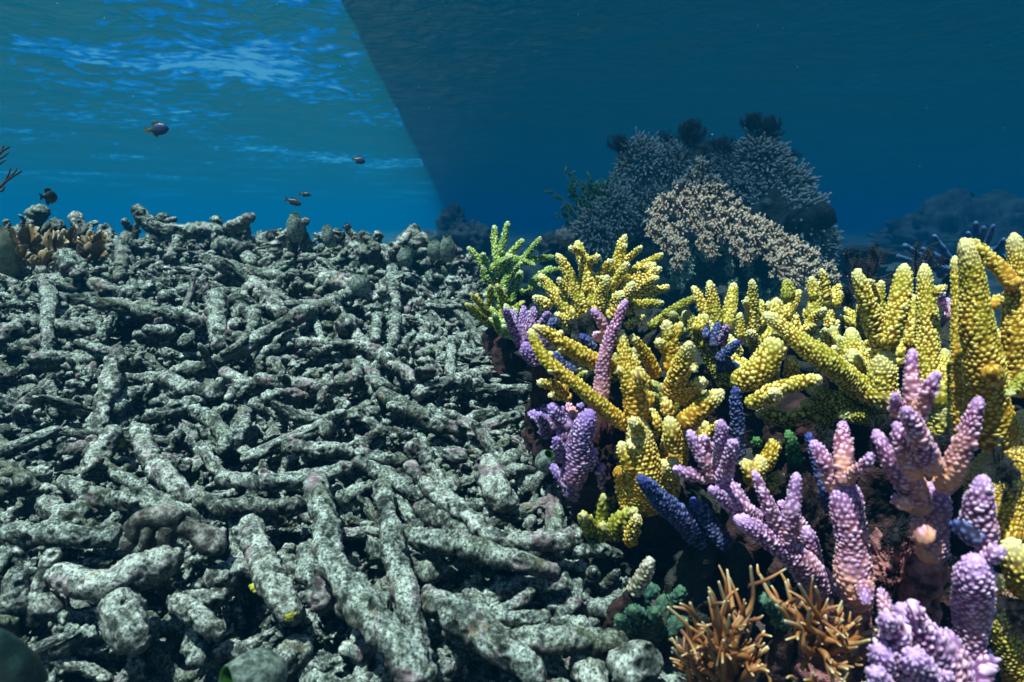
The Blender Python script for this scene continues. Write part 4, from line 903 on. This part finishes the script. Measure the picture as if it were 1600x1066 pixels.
rock('dark rock in the hollow behind the lilac bouquet', 1150, 850, 1.1, 80, M_ROCKD, 10)
rock('dark crusted rock behind the rusty pillar', 1270, 840, 1.0, 56, M_ROCK, 11, (1, 1, 1.4))
rock('shaded rock beneath the purple pencil coral', 960, 860, 1.05, 40, M_ROCKD, 12)
# ------------------------------------------------------------------ orange spiky coral at the bottom
M_ORG = along_mat('orange_spiky', [(0, (.07, .018, .008)), (.45, (.28, .085, .016)), (.8, (.46, .22, .07)), (1, (.72, .60, .36))], .6, .5)
def spiky(label, root_px, d, tips, seed):
    c = P(*root_px, d); root = empty('spiky_coral', c); r_ = np.random.default_rng(seed)
    for tx, ty in tips:
        mb = MB(); td = d - r_.uniform(-.05, .07); T = P(tx, ty, td) - c
        B = P(root_px[0] + r_.uniform(-22, 22), root_px[1] + r_.uniform(-10, 20), d + r_.uniform(0, .04)) - c
        v = T - B; L = np.linalg.norm(v); side_ = np.cross(v, [0, 1, 0]); side_ /= np.linalg.norm(side_) + 1e-9
        M1 = B + v * .4 + side_ * L * r_.uniform(-.14, .14) + np.array([0, -.02, .02]) * r_.uniform(0, 1); M2 = B + v * .72 + side_ * L * r_.uniform(-.05, .05)
        k0 = r_.uniform(.85, 1.15)
        plain_tube(mb, [B, M1, M2, T], np.array([6.2, 5.4, 4.0, 1.9]) * k0 * d / FPX, .0022, 10)
        for j in range(r_.integers(3, 6)):         # forked ends and thorn like side tips
            t = r_.uniform(.42, .9); b = B + v * t if t > .72 else M1 + (M2 - M1) * (t - .4) / .32
            dirv = v / L * r_.uniform(.5, 1) + r_.normal(0, .55, 3); dirv /= np.linalg.norm(dirv); e = b + dirv * L * r_.uniform(.14, .28)
            plain_tube(mb, [b, (b + e) / 2 + r_.normal(0, .002, 3), e], np.array([3.2, 2.6, 1.3]) * k0 * d / FPX, .0022, 8)
        place('branch', mb.mesh('branch'), M_ORG, root)
    return tag(root, label, 'coral', 'orange spiky corals at the bottom')
spiky('bushy orange spiky coral on the left, close to the frontier', (1140, 1075), .76, [(1043,948),(1078,941),(1049,996),(1050,1012),(1108,923),(1123,908),(1136,889),(1173,884),(1072,968),(1118,943),(1176,948),(1155,982),(1087,1018),(1091,1040),(1156,1010),(1176,968),(1166,1050),(1076,998),(1105,976),(1130,1000),(1140,960),(1200,1010),(1195,985),(1120,1050),(1150,1040),(1185,1040),(1100,1000),(1060,1040),(1215,1030)], 31)
spiky('orange spiky coral with open antlers on the right, beside the knobbly lilac coral', (1275, 1015), .74, [(1187,897),(1227,908),(1248,912),(1274,916),(1316,938),(1347,965),(1371,984),(1238,992),(1226,970),(1295,1000),(1325,1046),(1302,1052),(1340,1010),(1360,1000),(1318,968),(1335,1000),(1250,1050),(1290,960),(1265,950),(1345,1030)], 32)
spiky('small orange spiky coral at the bottom edge', (1290, 1110), .72, [(1325,1050),(1300,1054),(1270,1050),(1240,1064),(1350,1066),(1310,1070)], 33)

# ------------------------------------------------------------------ feather stars
M_FEA = simple_mat('black_feather_star', (.004, .004, .006), (.020, .018, .024), 60, .7, .2, .002)
def feather_star(label, c, n, L, seed, curl=1.0, updir=(0, -.2, 1), spread=1.0, mt=None, group='black feather stars', pin=14, wide=.16):
    root = empty('feather_star', c); r_ = np.random.default_rng(seed); up = np.array(updir, float); up /= np.linalg.norm(up)
    mb = MB(); blob(mb, (0, 0, 0), L * .10, seed=seed, res=10, a1=.1, a2=0); place('disc', mb.mesh('disc'), mt or M_FEA, root)
    for k in range(n):
        mb = MB(); dv = r_.normal(0, 1, 3); dv = dv / np.linalg.norm(dv) * spread + up; dv /= np.linalg.norm(dv)
        l = L * r_.uniform(.75, 1.15); ax = np.cross(dv, up + r_.normal(0, .3, 3)); ax /= np.linalg.norm(ax) + 1e-9; bend = np.cross(ax, dv) * r_.uniform(.2, .7) * curl
        C = [np.zeros(3), dv * l * .35, dv * l * .7 + bend * l * .25, dv * l * .85 + bend * l * .65]
        if curl > 1.2: C.append(dv * l * .6 + bend * l * .8)
        C = np.array(C); plain_tube(mb, C, np.linspace(L * .028, L * .008, len(C)), L * .09, 5)
        Q = catmull(C, pin + 2); nrm = np.cross(dv, bend + 1e-6); nrm /= np.linalg.norm(nrm) + 1e-9
        for j in range(1, pin + 1):                # comb of side filaments on both edges
            tg = Q[j + 1] - Q[j - 1]; tg /= np.linalg.norm(tg); w_ = L * wide * (1 - .5 * j / pin)
            for sg in (-1, 1):
                e = Q[j] + nrm * sg * w_ + tg * w_ * .6; plain_tube(mb, [Q[j], (Q[j] + e) / 2 + tg * w_ * .06, e], [L * .014, L * .012, L * .006], w_ * .5, 4)
        place('arm', mb.mesh('arm'), mt or M_FEA, root)
    return tag(root, label, 'feather star', group)
feather_star('large black feather star with open arms between the pinnacle and the golden horns', P(1350, 440, 1.75), 20, .105, 1, 1.1, (0, -.3, .6), 1.5)
feather_star('dark feather star lower left of the open armed one', P(1328, 470, 1.7), 12, .10, 2, 1.0, (-.7, -.3, .3), 1.2)
feather_star('dark feather star behind the golden column', P(1432, 430, 2.1), 10, .12, 3, 1.0, (.3, -.2, .6), 1.3)
feather_star('curled black feather star right of the candelabra coral', P(1470, 690, .88), 20, .030, 4, 2.2, (0, -.8, .4), 1.3, pin=16, wide=.16)
feather_star('curled black feather star on the gold coral at the right edge', P(1562, 735, .78), 22, .036, 5, 2.2, (-.2, -.7, .2), 1.3, pin=16, wide=.16)
feather_star('curled black feather star left of the candelabra coral', P(1372, 680, .92), 12, .045, 6, 2.0, (0, -.8, .4), 1.3, pin=16, wide=.16)
feather_star('curled black feather star in the shade over the rusty pillar', P(1290, 690, .96), 10, .045, 7, 2.0, (0, -.8, .4), 1.3, pin=10, wide=.22)
feather_star('curled black feather star beside the pink crusted rock', P(1400, 830, .84), 12, .045, 8, 2.0, (0, -.8, .2), 1.3, pin=16, wide=.16)

# slim blue staghorn in the distance on the right
M_SLB = simple_mat('slim_blue_coral', (.02, .05, .14), (.06, .13, .30), 60)
root = empty('slim_blue_coral', P(1450, 420, 2.6))
for (x0, y0, x1, y1) in [(1480,420,1411,382),(1490,415,1458,367),(1495,410,1440,388),(1520,400,1524,346),(1515,405,1537,353),(1522,398,1553,350),(1540,395,1570,372),(1500,420,1440,408),(1500,425,1400,400),(1540,400,1590,395),(1470,430,1452,402),(1515,400,1512,362)]:
    mb = MB(); C = np.array([P(x0, y0, 2.65), P((x0 + x1) / 2 + 4, (y0 + y1) / 2 + 5, 2.6), P(x1, y1, 2.55)]) - np.array(root.location)
    dead_tube(mb, C, np.array([6, 5, 3.5]) * 2.6 / FPX, ds=.006, nseg=12, seed=x0, rough=.4, both=False); place('branch', mb.mesh('branch'), M_SLB, root)
a = P(1505, 415, 2.65); g_ = np.array([a[0], a[1], float(ground(a[0], a[1])) - .05]); mb = MB(); dead_tube(mb, np.array([g_, (a + g_) / 2, a]) - np.array(root.location), [.16, .10, .05], ds=.02, nseg=30, seed=3); place('base', mb.mesh('base'), M_ROCKD, root)
tag(root, 'slim dark blue branching coral behind the golden columns on the right', 'coral')
# ------------------------------------------------------------------ coral pinnacle in the middle distance
PD = 3.9
M_PIN = simple_mat('pinnacle_rock', (.003, .005, .005), (.03, .038, .036), 9, .9, .9, .03, .2)
M_GRY = along_mat('grey_bushy_coral', [(0, (.008, .01, .01)), (.75, (.10, .11, .11)), (1, (.33, .36, .35))], .8, .3)
M_XEN = along_mat('finger_soft_coral', [(0, (.03, .016, .008)), (.6, (.20, .125, .07)), (.9, (.38, .28, .19)), (1, (.74, .70, .62))], .7, .2)
M_XGR = along_mat('green_soft_coral', [(0, (.02, .05, .04)), (.7, (.10, .20, .15)), (1, (.35, .50, .40))], .7, .2)
M_GBU = along_mat('green_bush', [(0, (.01, .03, .01)), (1, (.05, .14, .04))], .8, .2)
M_SPO = simple_mat('brown_ball_sponge', (.10, .09, .085), (.24, .21, .19), 25, .8, .5, .01)
base = P(1090, 430, PD + .25); gz = float(ground(base[0], base[1]))
root = empty('coral_pinnacle', (base[0], base[1], gz)); rl = np.array(root.location)
mb = MB()
for (px, py, r, dd, sq) in [(1090,450,150,.25,(1.25,1,1.1)),(1010,350,75,.3,(1,1,1.1)),(1120,330,85,.35,(1.2,1,1)),(1190,330,66,.42,(1,1,1)),(950,430,70,.3,(1,1,1.2)),(1225,430,72,.45,(1,1,1)),(1040,290,52,.4,(1,1,1)),(1110,270,46,.4,(1.2,1,1)),(1180,280,56,.4,(1,1,1)),(1090,600,190,.3,(1.3,1,1))]:
    blob(mb, P(px, py, PD + dd) - rl, r * PD / FPX, seed=px, res=46, a1=.3, f1=1.6, a2=.2, f2=6, squash=sq)
place('rock', mb.mesh('rock'), M_PIN, root)
tag(root, 'tall dark coral pinnacle standing in blue water behind the reef', 'coral pinnacle')

def cluster_mesh(name, n, seed, r0, r1, stalk=.25, fing=3, flat=1.0, seg=6, curl=.0):
    """unit bush: a short stalk and many small fingers pointing out"""
    r_ = np.random.default_rng(seed); mb = MB()
    for k in range(n):
        dv = r_.normal(0, 1, 3); dv[1] = -abs(dv[1]) * flat; dv /= np.linalg.norm(dv)
        L = r_.uniform(.90, 1.03); b = dv * L * stalk; m1 = dv * L * .7 + r_.normal(0, .05, 3)
        for j in range(fing):
            e = dv * L + r_.normal(0, .15, 3) - np.array([0, 0, curl * r_.uniform(0, .3)])
            plain_tube(mb, [b, m1, e], [r0 * .8, r0, r1], .16, seg)
    return mb.mesh(name)
BUSH = [cluster_mesh('bush', 520, 60 + k, .036, .034, .80, 2, .8, 5) for k in range(3)]
for me in BUSH: me.materials.append(M_GRY)
def put_tree(name, label, cat, group, me, px, py, d, rpx, sc=(1, 1, 1), rot=(0, 0, 0)):
    o = place(name, me, None, loc=P(px, py, d)); s = rpx * d / FPX; o.scale = (s * sc[0], s * sc[1], s * sc[2]); o.rotation_euler = rot
    return tag(o, label, cat, group)
gb = 'grey bushy corals on the pinnacle'
for k, (px, py, r, sc, lab) in enumerate([
 (1000,262,40,(.9,.8,1.15),'pale grey fan of bushy coral at the upper left of the pinnacle'),(1050,262,30,(1,.8,1.2),'grey bushy coral left of the pinnacle centre'),(975,290,24,(1,.8,1),'small teal grey bushy coral on the left shoulder'),
 (1185,258,44,(1.1,.8,.95),'big grey bushy coral under the double feather star'),(1215,300,46,(1.1,.8,1),'grey bushy coral on the right shoulder of the pinnacle'),(1160,300,40,(1,.8,1),'grey bushy coral in the centre of the pinnacle'),
 (1232,352,56,(1,.8,1.1),'dull grey bushy coral low on the right flank'),(1268,340,22,(1,.8,1),'small pale grey bushy coral jutting out at the right edge of the pinnacle'),(1282,372,26,(1,.8,.9),'lowest grey bushy coral at the right foot of the pinnacle'),
 (1200,340,50,(1,.8,1),'grey bushy coral above the hanging finger coral'),(1130,262,26,(1,.8,1),'small grey bushy coral below the middle feather star'),(935,370,40,(1,.8,1.2),'dark bushy coral on the left flank above the bright bouquet'),
 (962,335,34,(1,.8,1.3),'dark bushy coral below the green bush'),(1020,330,36,(1,.8,1.2),'shaded bushy coral left of the finger corals'),(1258,392,44,(1,.8,.8),'grey bushy coral beside the end of the finger coral slope')]):
    put_tree('bushy_coral', lab, 'coral', gb, BUSH[k % 3], px, py, PD - (.02 if py > 330 else .0), r, sc, (0, rgl.uniform(-.3, .3), rgl.uniform(-.3, .3)))
XEN = [cluster_mesh('finger_clump', 40, 70 + k, .080, .070, .10, 2, 1.0, 7, .35) for k in range(4)]
XGR = []
for me in XEN:
    c = me.copy(); c.materials.append(M_XGR); XGR.append(c); me.materials.append(M_XEN)
path = [(1092,262,14),(1080,280,15),(1110,285,14),(1062,300,16),(1088,305,17),(1120,300,15),(1040,318,18),(1066,325,17),(1100,322,18),(1132,318,15),(1150,328,16),(1024,330,16),(1120,340,18),(1085,345,16),(1055,362,17),(1140,345,18),
 (1160,350,18),(1178,358,18),(1150,368,16),(1196,366,18),(1212,374,18),(1180,380,17),(1228,384,18),(1205,395,17),(1245,396,17),(1228,408,17),(1262,406,16),(1250,422,16),(1275,420,15),(1292,424,14),(1268,438,15),(1212,420,16),(1238,436,15),(1052,385,14),(1068,400,10),(1020,345,14),(1124,360,15),(1100,360,14),(1300,440,13),(1030,352,15),(1018,362,13),(1040,375,14),(1062,388,14),(1058,410,12),(1100,380,13),(1112,392,12),(1150,388,14),(1165,400,13),(1085,330,16)]
path.sort(key=lambda q: q[1])
for k, (px, py, r) in enumerate(path):
    put_tree('finger_soft_coral', 'tan soft coral clump with pale fingertips, %s from the top of the pinnacle cascade' % ORD[k], 'soft coral', 'pale tipped soft coral clumps cascading over the pinnacle', XEN[k % 4], px, py, PD - .48 - .10 * smooth(330, 430, py), r * 1.0, (.95, .9, 1.3), (0, rgl.uniform(-.5, .5), rgl.uniform(-.4, .4)))
for k, (px, py, r) in enumerate(sorted([(1080,395,11),(1075,420,12),(1100,400,9),(1135,395,11),(1140,420,10),(1146,445,11),(1170,420,10),(1180,445,11),(1065,440,11),(1110,455,12),(1090,470,10),(1195,462,11),(1160,470,11),(1050,425,10),(1125,378,11),(1210,450,11)])):
    put_tree('hanging_soft_coral', 'green soft coral strand hanging in the pinnacle shade, %s from the left' % ORD[k], 'soft coral', 'green soft coral strands hanging in the shade of the pinnacle', XGR[k % 4], px, py, PD - .42, r, (.8, .8, 1.3), (0, rgl.uniform(-.3, .3), 0))
gf = 'black feather stars on the pinnacle'
for k, (px, py, r, n, lab) in enumerate([(968,228,26,44,'black feather star at the left top of the pinnacle'),(1040,216,18,20,'small black feather star left of the wide topmost one'),(1078,216,34,60,'wide black feather star on the middle top of the pinnacle'),
   (1174,196,26,46,'upper half of two black feather stars crowning the pinnacle'),(1198,206,30,50,'lower right one of two black feather stars crowning the pinnacle'),(1130,232,26,40,'dark green black feather star between the two crowns'),(1236,246,20,20,'ragged dark feather star on the right shoulder')]):
    feather_star(lab, P(px, py + 6, PD - .02), n, r * 1.05 * PD / FPX, 40 + k, 1.15, (0, -.3, .45), 1.25, group=gf, pin=9, wide=.30)
# green weed on the left flank
mb = MB(); c0 = P(928, 330, PD - .05); r_ = np.random.default_rng(4)
for k in range(70):
    bx, by = r_.uniform(-26, 28), r_.uniform(-10, 40); l = r_.uniform(30, 62); a = r_.normal(-.05, .35)
    pts = [P(928 + bx, 330 + by, PD - .05 + r_.uniform(-.06, .06)), P(928 + bx + math.sin(a) * l * .5, 330 + by - l * .5, PD - .05), P(928 + bx + math.sin(a * 1.7) * l, 330 + by - l, PD - .05)]
    plain_tube(mb, np.array(pts) - c0, np.array([1.3, 1.6, .6]) * PD / FPX, .02, 5)
    for j in range(5):
        t = r_.uniform(.3, 1); q0 = np.array(pts[0]) + (np.array(pts[2]) - np.array(pts[0])) * t; e = q0 + r_.normal(0, .02, 3) + [0, 0, .012]
        plain_tube(mb, np.array([q0, (q0 + e) / 2, e]) - c0, np.array([1.5, 2.0, .9]) * PD / FPX, .012, 4)
tag(place('sea_weed', mb.mesh('sea_weed'), M_GBU, loc=c0), 'feathery green weed on the left flank of the pinnacle', 'sea weed')
for (px, py, r, lab) in [(888, 368, 19, 'round brown sponge at the left foot of the pinnacle'), (908, 346, 12, 'small brown sponge above the round one'), (1200, 318, 9, 'small green knob on the pinnacle face')]:
    mb = MB(); d = PD - .3 if px > 1000 else PD; blob(mb, (0, 0, 0), r * d / FPX, seed=px, res=36, a1=.18, f1=1.6, a2=.05, squash=(1, .8, .95))
    tag(place('ball_sponge', mb.mesh('ball_sponge'), M_SPO if px < 1000 else M_XGR, loc=P(px, py, d)), lab, 'sponge')

# far dark reef mounds fading into the blue
M_FAR = simple_mat('far_reef', (.016, .019, .019), (.062, .074, .074), 3, .9)
for (px, py, d, r, sq, lab) in [(1510, 396, 17.0, 78, (1.7, 1, .38), 'dim far reef mound on the right horizon'), (735, 378, 9.0, 30, (1.2, 1, 1.0), 'dim far reef mound beside the green colony'), (708, 350, 14.0, 20, (1, 1, 1.2), 'dim far coral head over the frontier'), (868, 392, 5.0, 26, (1, 1, 1), 'dark little coral head left of the pinnacle'), (1340, 400, 6.5, 40, (1.6, 1, .4), 'low weedy mound right of the pinnacle')]:
    c = P(px, py, d); g_ = float(ground(c[0], c[1])); mb = MB(); R = r * d / FPX
    blob(mb, (0, 0, 0), R, seed=px, res=50, a1=.4, f1=1.6, a2=.2, f2=6, squash=sq)
    blob(mb, (0, 0, (g_ - c[2]) * .6), max(R * 1.2, (c[2] - g_) * .6), seed=px + 1, res=50, a1=.4, f1=1.6, a2=.2, f2=6, squash=(1.3, 1, .8))
    tag(place('reef_mound', mb.mesh('reef_mound'), M_FAR, loc=c), lab, 'reef mound')
# ------------------------------------------------------------------ the body of the water, as even haze
def box_mesh(name, lo, hi):
    x0, y0, z0 = lo; x1, y1, z1 = hi
    V = np.array([(x0, y0, z0), (x1, y0, z0), (x1, y1, z0), (x0, y1, z0), (x0, y0, z1), (x1, y0, z1), (x1, y1, z1), (x0, y1, z1)])
    F = np.array([(3, 2, 1, 0), (4, 5, 6, 7), (0, 1, 5, 4), (1, 2, 6, 5), (2, 3, 7, 6), (3, 0, 4, 7)])
    return new_mesh(name, V, F, smooth_shade=False)
hm, nt, b = mat('haze'); nt.nodes.remove(b)
pv = N_(nt, 'ShaderNodeVolumePrincipled')
pv.inputs['Color'].default_value = (.0005, .080, .170, 1)
pv.inputs['Absorption Color'].default_value = (.16, .42, .58, 1)
pv.inputs['Density'].default_value = .085
pv.inputs['Anisotropy'].default_value = .0
nt.links.new(pv.outputs[0], nt.nodes['Material Output'].inputs['Volume'])
tag(place('haze', box_mesh('haze', (-305, -10, -3.0), (305, 305, 2.2)), hm), kind='stuff')
